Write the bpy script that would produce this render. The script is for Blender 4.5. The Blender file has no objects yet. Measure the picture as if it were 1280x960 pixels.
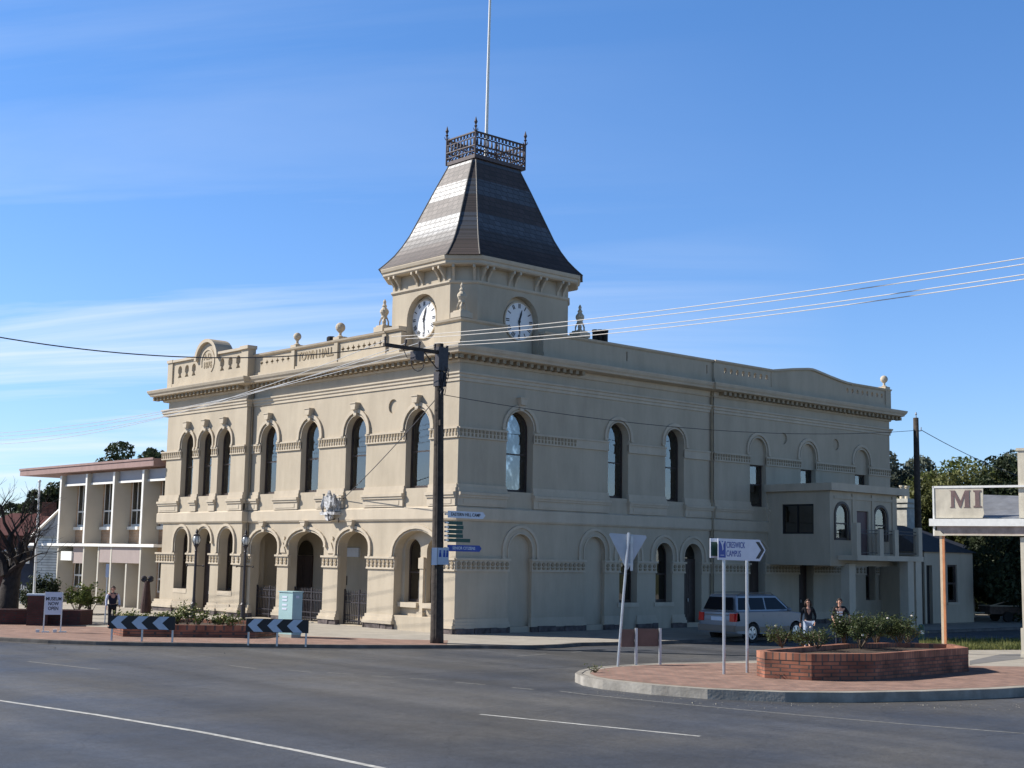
import bpy, bmesh, math, random
from mathutils import Vector, Matrix
from mathutils.geometry import tessellate_polygon
rnd = random.Random(7)
R = math.radians
PI = math.pi
S = bpy.context.scene
COL = S.collection

# ------------------------------------------------------------------ camera (solved from the photograph)
CAMP = Vector((-37.106, -44.465, 3.2))
YAW, PIT, ROL, FPX = R(47.954), R(7.208), R(1.044), 1717.0
Fv = Vector((math.cos(YAW)*math.cos(PIT), math.sin(YAW)*math.cos(PIT), math.sin(PIT)))
R0 = Vector((math.sin(YAW), -math.cos(YAW), 0)); U0 = R0.cross(Fv)
R2 = math.cos(ROL)*R0 + math.sin(ROL)*U0; U2 = -math.sin(ROL)*R0 + math.cos(ROL)*U0
cam = bpy.data.cameras.new('camera'); co = bpy.data.objects.new('camera', cam); COL.objects.link(co)
cam.sensor_width = 36; cam.lens = FPX/1280*36; cam.clip_start = .1; cam.clip_end = 5000
M = Matrix((R2, U2, -Fv)).transposed().to_4x4(); M.translation = CAMP; co.matrix_world = M
S.camera = co
def ray(u, v): return Fv + R2*((u-640)/FPX) - U2*((v-480)/FPX)
def G(u, v, z=0.0):                       # survey helper: ground position of a photo point
    d = ray(u, v); return CAMP + d*((z-CAMP.z)/d.z)
def W(u, v, D):                           # world position of a photo point at a surveyed distance
    d = ray(u, v); return CAMP + d*(D/math.hypot(d.x, d.y))
FACE = YAW - PI/2                         # rotation that turns a sign towards the crossing

# ------------------------------------------------------------------ light
AZ, EL = R(129), R(37.5)
sun = bpy.data.lights.new('sun', 'SUN'); sun.energy = 4.8; sun.angle = R(.53); sun.color = (1, .945, .87)
so = bpy.data.objects.new('sun', sun); COL.objects.link(so)
sd = Vector((math.cos(AZ)*math.cos(EL), math.sin(AZ)*math.cos(EL), math.sin(EL)))
so.rotation_euler = sd.to_track_quat('Z', 'Y').to_euler(); so.location = sd*60
w = bpy.data.worlds.new('World'); S.world = w; w.use_nodes = True
nt = w.node_tree; N = nt.nodes; L = nt.links; N.clear()
def nd(t, **k):
    n = N.new(t)
    for a, b in k.items(): setattr(n, a, b)
    return n
sky = nd('ShaderNodeTexSky', sky_type='NISHITA', sun_disc=False, sun_elevation=EL, sun_rotation=(PI/2-AZ) % (2*PI),
         altitude=400, air_density=1.0, dust_density=.25, ozone_density=3.5)
tc = nd('ShaderNodeTexCoord')
sep = nd('ShaderNodeSeparateXYZ'); L.new(tc.outputs['Generated'], sep.inputs[0])
# deeper blue away from the horizon haze; unseen zenith dimmed to weaken shade fill
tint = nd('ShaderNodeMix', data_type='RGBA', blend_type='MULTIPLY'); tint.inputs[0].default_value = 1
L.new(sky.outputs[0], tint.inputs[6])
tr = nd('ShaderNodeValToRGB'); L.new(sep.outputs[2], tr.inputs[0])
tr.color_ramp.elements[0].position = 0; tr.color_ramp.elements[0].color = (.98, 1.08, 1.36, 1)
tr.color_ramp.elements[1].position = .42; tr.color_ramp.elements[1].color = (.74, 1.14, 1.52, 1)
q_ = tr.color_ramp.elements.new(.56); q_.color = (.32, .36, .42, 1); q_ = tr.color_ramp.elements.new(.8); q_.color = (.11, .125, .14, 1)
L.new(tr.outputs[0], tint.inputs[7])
# cirrus: stretched noise on a cloud plane overhead
ad = nd('ShaderNodeMath', operation='ADD'); ad.inputs[1].default_value = .10; L.new(sep.outputs[2], ad.inputs[0])
dx = nd('ShaderNodeMath', operation='DIVIDE'); dy = nd('ShaderNodeMath', operation='DIVIDE')
L.new(sep.outputs[0], dx.inputs[0]); L.new(ad.outputs[0], dx.inputs[1]); L.new(sep.outputs[1], dy.inputs[0]); L.new(ad.outputs[0], dy.inputs[1])
cb = nd('ShaderNodeCombineXYZ'); L.new(dx.outputs[0], cb.inputs[0]); L.new(dy.outputs[0], cb.inputs[1])
mp0 = nd('ShaderNodeMapping'); mp0.inputs['Rotation'].default_value = (0, 0, R(52)); L.new(cb.outputs[0], mp0.inputs[0])
mp = nd('ShaderNodeMapping'); mp.inputs['Scale'].default_value = (.24, 1.3, 1); mp.inputs['Location'].default_value = (.3, .55, 0)
L.new(mp0.outputs[0], mp.inputs[0])
n1 = nd('ShaderNodeTexNoise'); n1.inputs['Scale'].default_value = 1.3; n1.inputs['Detail'].default_value = 7; n1.inputs['Roughness'].default_value = .58; n1.inputs['Distortion'].default_value = .7
L.new(mp.outputs[0], n1.inputs[0])
r1 = nd('ShaderNodeValToRGB'); r1.color_ramp.elements[0].position = .43; r1.color_ramp.elements[1].position = .74; L.new(n1.outputs[0], r1.inputs[0])
n2 = nd('ShaderNodeTexNoise'); n2.inputs['Scale'].default_value = .45; n2.inputs['Detail'].default_value = 2; L.new(cb.outputs[0], n2.inputs[0])
# the cloud bank lies towards the north-west half of the sky
dt = nd('ShaderNodeVectorMath', operation='DOT_PRODUCT'); L.new(tc.outputs['Generated'], dt.inputs[0]); dt.inputs[1].default_value = (math.cos(R(85)), math.sin(R(85)), 0)
r2 = nd('ShaderNodeMapRange'); r2.inputs[1].default_value = .62; r2.inputs[2].default_value = .93; L.new(dt.outputs['Value'], r2.inputs[0])
lowm = nd('ShaderNodeMapRange'); lowm.inputs[1].default_value = .27; lowm.inputs[2].default_value = .17; lowm.inputs[3].default_value = .20; L.new(sep.outputs[2], lowm.inputs[0])
m1 = nd('ShaderNodeMath', operation='MULTIPLY'); L.new(r1.outputs[0], m1.inputs[0]); L.new(r2.outputs[0], m1.inputs[1])
m2 = nd('ShaderNodeMath', operation='MULTIPLY'); L.new(m1.outputs[0], m2.inputs[0]); L.new(lowm.outputs[0], m2.inputs[1])
m3 = nd('ShaderNodeMath', operation='MULTIPLY'); m3.inputs[1].default_value = .95; L.new(m2.outputs[0], m3.inputs[0]); m3.use_clamp = True
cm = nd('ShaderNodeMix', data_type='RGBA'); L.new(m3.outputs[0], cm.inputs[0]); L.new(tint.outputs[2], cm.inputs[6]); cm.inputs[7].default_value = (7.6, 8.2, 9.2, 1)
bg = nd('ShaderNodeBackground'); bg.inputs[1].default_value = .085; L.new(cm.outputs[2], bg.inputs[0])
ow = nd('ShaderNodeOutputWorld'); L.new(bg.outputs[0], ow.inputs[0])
S.view_settings.view_transform = 'Standard'; S.view_settings.look = 'None'; S.view_settings.gamma = 1
S.view_settings.exposure = .56
S.render.engine = 'CYCLES'
S.cycles.max_bounces = 6

# ------------------------------------------------------------------ materials
def mat(name, c, rough=.8, var=.12, vs=3.0, bump=0.0, bs=20.0, metal=0, spec=.4, c2=None, stain=0, coat=0):
    m = bpy.data.materials.new(name); m.use_nodes = True; t = m.node_tree; b = t.nodes['Principled BSDF']
    b.inputs['Roughness'].default_value = rough; b.inputs['Metallic'].default_value = metal
    b.inputs['Specular IOR Level'].default_value = spec
    if coat: b.inputs['Coat Weight'].default_value = coat; b.inputs['Coat Roughness'].default_value = .08
    tc = t.nodes.new('ShaderNodeTexCoord'); n = t.nodes.new('ShaderNodeTexNoise'); n.inputs['Scale'].default_value = vs; n.inputs['Detail'].default_value = 6
    n.inputs['Roughness'].default_value = .6
    t.links.new(tc.outputs['Object'], n.inputs[0]); r = t.nodes.new('ShaderNodeValToRGB'); t.links.new(n.outputs[0], r.inputs[0])
    a = r.color_ramp.elements[0]; z = r.color_ramp.elements[1]; a.position = .32; z.position = .68
    c2 = c2 or tuple(min(1, x*(1+var)) for x in c); a.color = (*[x*(1-var) for x in c], 1); z.color = (*c2, 1)
    out = r.outputs[0]
    if stain:
        mp = t.nodes.new('ShaderNodeMapping'); mp.inputs['Scale'].default_value = (.75, .75, .16); t.links.new(tc.outputs['Object'], mp.inputs[0])
        n3 = t.nodes.new('ShaderNodeTexNoise'); n3.inputs['Scale'].default_value = 1.4; n3.inputs['Detail'].default_value = 8; n3.inputs['Roughness'].default_value = .68; t.links.new(mp.outputs[0], n3.inputs[0])
        r3 = t.nodes.new('ShaderNodeValToRGB'); r3.color_ramp.elements[0].position = .3; r3.color_ramp.elements[1].position = .6
        r3.color_ramp.elements[0].color = (1-stain, 1-stain*1.05, 1-stain*1.1, 1); r3.color_ramp.elements[1].color = (1, 1, 1, 1); t.links.new(n3.outputs[0], r3.inputs[0])
        mx = t.nodes.new('ShaderNodeMix'); mx.data_type = 'RGBA'; mx.blend_type = 'MULTIPLY'; mx.inputs[0].default_value = 1
        t.links.new(out, mx.inputs[6]); t.links.new(r3.outputs[0], mx.inputs[7]); out = mx.outputs[2]
    t.links.new(out, b.inputs['Base Color'])
    if bump:
        nb = t.nodes.new('ShaderNodeTexNoise'); nb.inputs['Scale'].default_value = bs; nb.inputs['Detail'].default_value = 5
        t.links.new(tc.outputs['Object'], nb.inputs[0]); bp = t.nodes.new('ShaderNodeBump'); bp.inputs['Strength'].default_value = bump; bp.inputs['Distance'].default_value = .03
        t.links.new(nb.outputs[0], bp.inputs['Height']); t.links.new(bp.outputs[0], b.inputs['Normal'])
    return m
def brickmat(name, c1, c2, mortar, scale=1, bw=.24, bh=.086, ms=.012, flat=False, rough=.9, var=.25):
    m = bpy.data.materials.new(name); m.use_nodes = True; t = m.node_tree; b = t.nodes['Principled BSDF']; b.inputs['Roughness'].default_value = rough
    tc = t.nodes.new('ShaderNodeTexCoord'); sp = t.nodes.new('ShaderNodeSeparateXYZ'); t.links.new(tc.outputs['Object'], sp.inputs[0])
    cb = t.nodes.new('ShaderNodeCombineXYZ')
    if flat: t.links.new(sp.outputs[0], cb.inputs[0]); t.links.new(sp.outputs[1], cb.inputs[1])
    else:
        a = t.nodes.new('ShaderNodeMath'); a.operation = 'ADD'; t.links.new(sp.outputs[0], a.inputs[0]); t.links.new(sp.outputs[1], a.inputs[1])
        t.links.new(a.outputs[0], cb.inputs[0]); t.links.new(sp.outputs[2], cb.inputs[1])
    br = t.nodes.new('ShaderNodeTexBrick'); t.links.new(cb.outputs[0], br.inputs[0]); br.inputs['Scale'].default_value = 1
    br.inputs['Brick Width'].default_value = bw*scale; br.inputs['Row Height'].default_value = bh*scale; br.inputs['Mortar Size'].default_value = ms*scale
    br.inputs['Color1'].default_value = (*c1, 1); br.inputs['Color2'].default_value = (*c2, 1); br.inputs['Mortar'].default_value = (*mortar, 1)
    n = t.nodes.new('ShaderNodeTexNoise'); n.inputs['Scale'].default_value = 1.7; n.inputs['Detail'].default_value = 7; t.links.new(tc.outputs['Object'], n.inputs[0])
    mr = t.nodes.new('ShaderNodeMapRange'); mr.inputs[1].default_value = .3; mr.inputs[2].default_value = .7; mr.inputs[3].default_value = 1-var; mr.inputs[4].default_value = 1+var; t.links.new(n.outputs[0], mr.inputs[0])
    mx = t.nodes.new('ShaderNodeMix'); mx.data_type = 'RGBA'; mx.blend_type = 'MULTIPLY'; mx.inputs[0].default_value = 1
    t.links.new(br.outputs[0], mx.inputs[6]); t.links.new(mr.outputs[0], mx.inputs[7]); t.links.new(mx.outputs[2], b.inputs['Base Color'])
    bp = t.nodes.new('ShaderNodeBump'); bp.inputs['Strength'].default_value = .5; bp.inputs['Distance'].default_value = .01; bp.invert = True
    t.links.new(br.outputs[1], bp.inputs['Height']); t.links.new(bp.outputs[0], b.inputs['Normal'])
    return m
def glassmat(name, tint=(.6, .7, .75), base=.12):
    m = bpy.data.materials.new(name); m.use_nodes = True; t = m.node_tree; t.nodes.clear()
    o = t.nodes.new('ShaderNodeOutputMaterial'); mx = t.nodes.new('ShaderNodeMixShader'); tr = t.nodes.new('ShaderNodeBsdfTransparent'); gl = t.nodes.new('ShaderNodeBsdfGlossy')
    gl.inputs['Roughness'].default_value = .03; tr.inputs[0].default_value = (*tint, 1)
    tcn = t.nodes.new('ShaderNodeTexCoord'); nz = t.nodes.new('ShaderNodeTexNoise'); nz.inputs['Scale'].default_value = 1.5; t.links.new(tcn.outputs['Object'], nz.inputs[0])
    bp = t.nodes.new('ShaderNodeBump'); bp.inputs['Strength'].default_value = .10; bp.inputs['Distance'].default_value = .02; t.links.new(nz.outputs[0], bp.inputs['Height']); t.links.new(bp.outputs[0], gl.inputs['Normal'])
    lw = t.nodes.new('ShaderNodeFresnel'); lw.inputs[0].default_value = 1.5
    mr = t.nodes.new('ShaderNodeMapRange'); mr.inputs[3].default_value = base; mr.inputs[4].default_value = 1; t.links.new(lw.outputs[0], mr.inputs[0])
    t.links.new(mr.outputs[0], mx.inputs[0]); t.links.new(tr.outputs[0], mx.inputs[1]); t.links.new(gl.outputs[0], mx.inputs[2]); t.links.new(mx.outputs[0], o.inputs[0])
    return m
def leafmat(name, c1, c2, sc=1.2):
    m = mat(name, c1, .6, .25, sc, c2=c2, spec=.3)
    t = m.node_tree; b = t.nodes['Principled BSDF']; o = [n for n in t.nodes if n.type == 'OUTPUT_MATERIAL'][0]
    tl = t.nodes.new('ShaderNodeBsdfTranslucent'); mx = t.nodes.new('ShaderNodeMixShader'); mx.inputs[0].default_value = .28
    r = [n for n in t.nodes if n.type == 'VALTORGB'][0]; t.links.new(r.outputs[0], tl.inputs[0])
    t.links.new(b.outputs[0], mx.inputs[1]); t.links.new(tl.outputs[0], mx.inputs[2]); t.links.new(mx.outputs[0], o.inputs[0])
    return m
def asphalt():
    m = bpy.data.materials.new('asphalt'); m.use_nodes = True; t = m.node_tree; b = t.nodes['Principled BSDF']; l = t.links
    tc = t.nodes.new('ShaderNodeTexCoord'); o = tc.outputs['Object']
    def noise(s, det, ro=.6, src=o):
        n = t.nodes.new('ShaderNodeTexNoise'); n.inputs['Scale'].default_value = s; n.inputs['Detail'].default_value = det; n.inputs['Roughness'].default_value = ro; l.new(src, n.inputs[0]); return n.outputs[0]
    def mr(x, a, b_, c, d):
        n = t.nodes.new('ShaderNodeMapRange'); n.inputs[1].default_value = a; n.inputs[2].default_value = b_; n.inputs[3].default_value = c; n.inputs[4].default_value = d; l.new(x, n.inputs[0]); return n.outputs[0]
    def mul(a, c):
        n = t.nodes.new('ShaderNodeMath'); n.operation = 'MULTIPLY'; l.new(a, n.inputs[0]); l.new(c, n.inputs[1]); return n.outputs[0]
    # wheel tracks run along the main road
    mp = t.nodes.new('ShaderNodeMapping'); mp.inputs['Rotation'].default_value = (0, 0, R(-7)); mp.inputs['Scale'].default_value = (.55, .035, 1); l.new(o, mp.inputs[0])
    big = mr(noise(.16, 4), .3, .7, .78, 1.2); track = mr(noise(1, 3, .5, mp.outputs[0]), .3, .7, .72, 1.22)
    grain = mr(noise(55, 2, .8), .3, .7, .45, 1.55); mid = mr(noise(6, 5, .7), .3, .7, .86, 1.14)
    f = mul(mul(mul(big, track), mul(grain, mid)), mul(mr(noise(17, 3, .9), .32, .68, .72, 1.28), mr(noise(2.2, 6, .75), .35, .65, .90, 1.10)))
    hs = t.nodes.new('ShaderNodeMix'); hs.data_type = 'RGBA'; hs.inputs[6].default_value = (.090, .088, .085, 1); hs.inputs[7].default_value = (.060, .067, .082, 1)
    l.new(mr(noise(.11, 3), .4, .6, 0, 1), hs.inputs[0])
    mx = t.nodes.new('ShaderNodeMix'); mx.data_type = 'RGBA'; mx.blend_type = 'MULTIPLY'; mx.inputs[0].default_value = 1
    l.new(hs.outputs[2], mx.inputs[6]); l.new(f, mx.inputs[7])
    # cracks
    vo = t.nodes.new('ShaderNodeTexVoronoi'); vo.feature = 'DISTANCE_TO_EDGE'; vo.inputs['Scale'].default_value = .23
    dist = t.nodes.new('ShaderNodeMix'); dist.data_type = 'RGBA'; dist.blend_type = 'LINEAR_LIGHT'; dist.inputs[0].default_value = .35
    nn = t.nodes.new('ShaderNodeTexNoise'); nn.inputs['Scale'].default_value = 1.3; nn.inputs['Detail'].default_value = 5; l.new(o, nn.inputs[0]); l.new(o, dist.inputs[6]); l.new(nn.outputs[1], dist.inputs[7]); l.new(dist.outputs[2], vo.inputs[0])
    ck = mr(vo.outputs['Distance'], 0, .006, .72, 1)
    m2 = t.nodes.new('ShaderNodeMix'); m2.data_type = 'RGBA'; m2.blend_type = 'MULTIPLY'; m2.inputs[0].default_value = 1; l.new(mx.outputs[2], m2.inputs[6]); l.new(ck, m2.inputs[7])
    l.new(m2.outputs[2], b.inputs['Base Color']); l.new(mr(noise(.5, 4), .3, .7, .5, .72), b.inputs['Roughness']); b.inputs['Specular IOR Level'].default_value = .45
    bp = t.nodes.new('ShaderNodeBump'); bp.inputs['Strength'].default_value = .6; bp.inputs['Distance'].default_value = .008; l.new(noise(55, 2, .8), bp.inputs['Height']); l.new(bp.outputs[0], b.inputs['Normal'])
    return m
def slatemat():
    m = bpy.data.materials.new('slate'); m.use_nodes = True; t = m.node_tree; b = t.nodes['Principled BSDF']; l = t.links
    tc = t.nodes.new('ShaderNodeTexCoord'); sp = t.nodes.new('ShaderNodeSeparateXYZ'); l.new(tc.outputs['Object'], sp.inputs[0])
    a = t.nodes.new('ShaderNodeMath'); a.operation = 'ADD'; l.new(sp.outputs[0], a.inputs[0]); l.new(sp.outputs[1], a.inputs[1])
    cb = t.nodes.new('ShaderNodeCombineXYZ'); l.new(a.outputs[0], cb.inputs[0]); l.new(sp.outputs[2], cb.inputs[1])
    br = t.nodes.new('ShaderNodeTexBrick'); l.new(cb.outputs[0], br.inputs[0]); br.inputs['Scale'].default_value = 1; br.inputs['Brick Width'].default_value = .36; br.inputs['Row Height'].default_value = .24; br.inputs['Mortar Size'].default_value = .02
    br.inputs['Color1'].default_value = (.75, .75, .75, 1); br.inputs['Color2'].default_value = (1.2, 1.2, 1.2, 1); br.inputs['Mortar'].default_value = (.35, .35, .35, 1); br.inputs['Bias'].default_value = -.1
    r = t.nodes.new('ShaderNodeValToRGB'); r.color_ramp.interpolation = 'CONSTANT'
    mr = t.nodes.new('ShaderNodeMapRange'); mr.inputs[1].default_value = 16.2; mr.inputs[2].default_value = 21.4; l.new(sp.outputs[2], mr.inputs[0]); l.new(mr.outputs[0], r.inputs[0])
    B = (.055, .038, .036, 1); Gc = (.085, .095, .115, 1)
    e = r.color_ramp.elements; e[0].position = 0; e[0].color = B; e[1].position = .17; e[1].color = (.06, .055, .06, 1)
    for p, c in ((.27, Gc), (.44, B), (.62, Gc), (.78, B), (.95, Gc)):
        q = e.new(p); q.color = c
    mx = t.nodes.new('ShaderNodeMix'); mx.data_type = 'RGBA'; mx.blend_type = 'MULTIPLY'; mx.inputs[0].default_value = 1; l.new(r.outputs[0], mx.inputs[6]); l.new(br.outputs[0], mx.inputs[7])
    l.new(mx.outputs[2], b.inputs['Base Color'])
    n = t.nodes.new('ShaderNodeTexNoise'); n.inputs['Scale'].default_value = 4; l.new(tc.outputs['Object'], n.inputs[0]); m2 = t.nodes.new('ShaderNodeMapRange'); m2.inputs[3].default_value = .42; m2.inputs[4].default_value = .62; l.new(n.outputs[0], m2.inputs[0]); r5 = t.nodes.new('ShaderNodeSeparateColor'); l.new(mx.outputs[2], r5.inputs[0]); m5 = t.nodes.new('ShaderNodeMapRange'); m5.inputs[1].default_value = .03; m5.inputs[2].default_value = .11; m5.inputs[3].default_value = .66; m5.inputs[4].default_value = .47
    l.new(r5.outputs[2], m5.inputs[0]); l.new(m5.outputs[0], b.inputs['Roughness']); b.inputs['Specular IOR Level'].default_value = .9
    bp = t.nodes.new('ShaderNodeBump'); bp.inputs['Strength'].default_value = .55; bp.inputs['Distance'].default_value = .02; l.new(br.outputs[0], bp.inputs['Height']); l.new(bp.outputs[0], b.inputs['Normal'])
    return m
K = {}
K['stucco'] = mat('stucco', (.475, .408, .308), .88, .045, .7, bump=.15, bs=9, stain=.17)
K['trim'] = mat('trim_paint', (.535, .46, .352), .85, .05, 2, bump=.1, bs=12, stain=.15)
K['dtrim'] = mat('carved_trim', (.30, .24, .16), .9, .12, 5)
K['bluestone'] = mat('bluestone', (.115, .095, .09), .95, .45, 3.2, bump=1, bs=6)
K['slate'] = slatemat()
K['iron'] = mat('dark_iron', (.035, .03, .035), .5, .3, 8)
K['ironp'] = mat('purple_iron', (.085, .062, .06), .55, .25, 8)
K['frame'] = mat('window_frame', (.05, .035, .03), .5, .2, 6)
K['glass'] = glassmat('glass', (.95, .96, .97), .15)
K['dglass'] = glassmat('dark_glass', (.12, .14, .15), .1)
K['curtain'] = mat('curtain_cloth', (.80, .82, .84), .9, .12, 5)
K['whiteblind'] = mat('white_blind', (.86, .85, .80), .9, .04, 4)
K['blind'] = mat('blind_cloth', (.55, .53, .48), .9, .08, 4)
K['dark'] = mat('dark_inside', (.03, .028, .027), .9, .2, 3)
K['white'] = mat('white_paint', (.78, .77, .72), .6, .06, 6)
K['wall_in'] = mat('inside_plaster', (.30, .27, .22), .9, .08, 2)
K['asphalt'] = asphalt()
K['concrete'] = mat('concrete', (.36, .33, .28), .92, .14, .8, bump=.2, bs=14, stain=.12)
K['kerb'] = mat('kerb_stone', (.30, .28, .245), .9, .25, 2.2, bump=.4, bs=14, stain=.25)
K['paving'] = brickmat('brick_paving', (.30, .175, .13), (.23, .135, .105), (.19, .15, .12), 1, .23, .115, .009, flat=True)
K['brick'] = brickmat('orange_brick', (.31, .12, .068), (.17, .062, .04), (.085, .06, .05), 1.15, var=.5)
K['soldier'] = brickmat('soldier_brick', (.38, .16, .09), (.26, .10, .06), (.12, .085, .07), 1, .098, .5, .012, var=.4)
K['dbrick'] = brickmat('red_brick', (.10, .032, .027), (.075, .028, .022), (.06, .04, .033), 1.0)
K['tanbrick'] = brickmat('tan_brick', (.47, .29, .17), (.40, .24, .14), (.42, .34, .26), 1.1)
K['soil'] = mat('mulch', (.07, .05, .036), 1, .5, 14, bump=1, bs=30)
K['wood'] = mat('old_pole_timber', (.055, .044, .036), .85, .4, 5, bump=.5, bs=12, stain=.3)
K['steel'] = mat('galvanised_steel', (.50, .51, .52), .42, .1, 5, metal=.75)
K['sback'] = mat('sign_back_metal', (.40, .45, .50), .45, .07, 3, metal=.2)
K['brown'] = mat('brown_board', (.14, .085, .07), .6, .12, 3)
K['black'] = mat('black_paint', (.012, .012, .014), .5, .2, 4)
K['blue'] = mat('blue_paint', (.02, .06, .32), .45, .1, 4)
K['signwhite'] = mat('sign_white', (.62, .66, .74), .45, .05, 4)
K['chev'] = mat('chevron_grey', (.42, .49, .58), .4, .08, 4)
K['green'] = mat('sign_green', (.02, .075, .055), .5, .15, 5)
K['wire'] = mat('wire_alloy', (.60, .58, .55), .4, .05, 5, metal=.3)
K['dwire'] = mat('wire_dark', (.05, .05, .055), .6, .1, 5)
K['cab'] = mat('pale_green_enamel', (.34, .50, .50), .5, .07, 2, stain=.08)
K['pink'] = mat('pink_fascia', (.31, .205, .185), .8, .08, 2, stain=.15)
K['officewall'] = mat('office_render', (.50, .47, .40), .85, .05, 1)
K['mauve'] = mat('mauve_panel', (.33, .27, .25), .85, .06, 2)
K['greyp'] = mat('grey_panel', (.36, .36, .38), .7, .05, 2)
K['redroof'] = mat('red_roof', (.085, .022, .02), .7, .2, 2)
K['tin'] = mat('weathered_tin', (.32, .33, .35), .45, .18, 2, metal=.4, stain=.25)
K['board'] = brickmat('weatherboard', (.56, .62, .66), (.54, .60, .64), (.22, .26, .30), 1, 30, .17, .02)
K['bark'] = mat('bark', (.032, .026, .023), .95, .35, 5, bump=.6, bs=12)
K['leaf'] = leafmat('leaf_green', (.055, .080, .020), (.17, .20, .05))
K['leafo'] = leafmat('leaf_olive', (.060, .075, .025), (.20, .21, .075), .7)
K['leafd'] = leafmat('leaf_dark', (.020, .032, .016), (.070, .092, .040))
K['leafg'] = leafmat('leaf_grey', (.055, .072, .05), (.17, .19, .14), .8)
K['rose'] = leafmat('rose_leaf', (.022, .038, .014), (.10, .13, .045), 6)
K['stem'] = mat('rose_stem', (.10, .07, .045), .8, .3, 8)
K['petal'] = mat('yellow_petal', (.80, .68, .22), .6, .2, 20, c2=(.85, .80, .55))
K['petalw'] = mat('pale_petal', (.75, .68, .58), .6, .1, 20)
K['grass'] = leafmat('grass_blade', (.07, .10, .025), (.22, .22, .07), 1.5)
K['gground'] = mat('rough_grass_ground', (.085, .095, .035), 1, .4, .8, bump=.5)
K['paint'] = mat('road_paint', (.42, .42, .40), .75, .35, 5)
K['faint'] = mat('worn_road_paint', (.20, .20, .19), .8, .45, 9)
K['orange'] = mat('orange_post_paint', (.55, .22, .09), .6, .15, 4)
K['cream'] = mat('cream_paint', (.62, .56, .44), .7, .1, 3, stain=.22)
K['mauvetext'] = mat('faded_lettering', (.17, .115, .11), .8, .15, 8)
K['carp'] = mat('silver_car_paint', (.23, .245, .27), .4, .03, 3, metal=.3, coat=.4)
K['carb'] = mat('beige_car_cladding', (.20, .165, .135), .5, .05, 3, metal=.2)
K['tyre'] = mat('tyre_rubber', (.018, .018, .018), .85, .2, 8)
K['rim'] = mat('alloy_rim', (.55, .56, .58), .3, .05, 8, metal=.8)
K['red'] = mat('red_lens', (.55, .02, .015), .2, .1, 8)
K['carglass'] = mat('tinted_glass', (.008, .010, .014), .16, .1, 3, spec=.12)
K['skin'] = mat('skin', (.50, .27, .19), .6, .08, 8)
K['hair'] = mat('dark_hair', (.03, .018, .014), .7, .3, 20)
K['tee'] = mat('black_tee_cloth', (.012, .012, .016), .9, .2, 8)
K['navy'] = mat('navy_cloth', (.014, .015, .03), .9, .2, 8)
K['jeans'] = mat('pale_denim', (.36, .42, .52), .9, .12, 9)
K['shirt'] = mat('pale_blue_shirt', (.55, .60, .72), .85, .08, 8)
K['clock'] = mat('clock_enamel', (.80, .80, .80), .5, .03, 3)
K['lamp'] = mat('opal_glass', (.60, .62, .60), .2, .1, 4)

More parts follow.
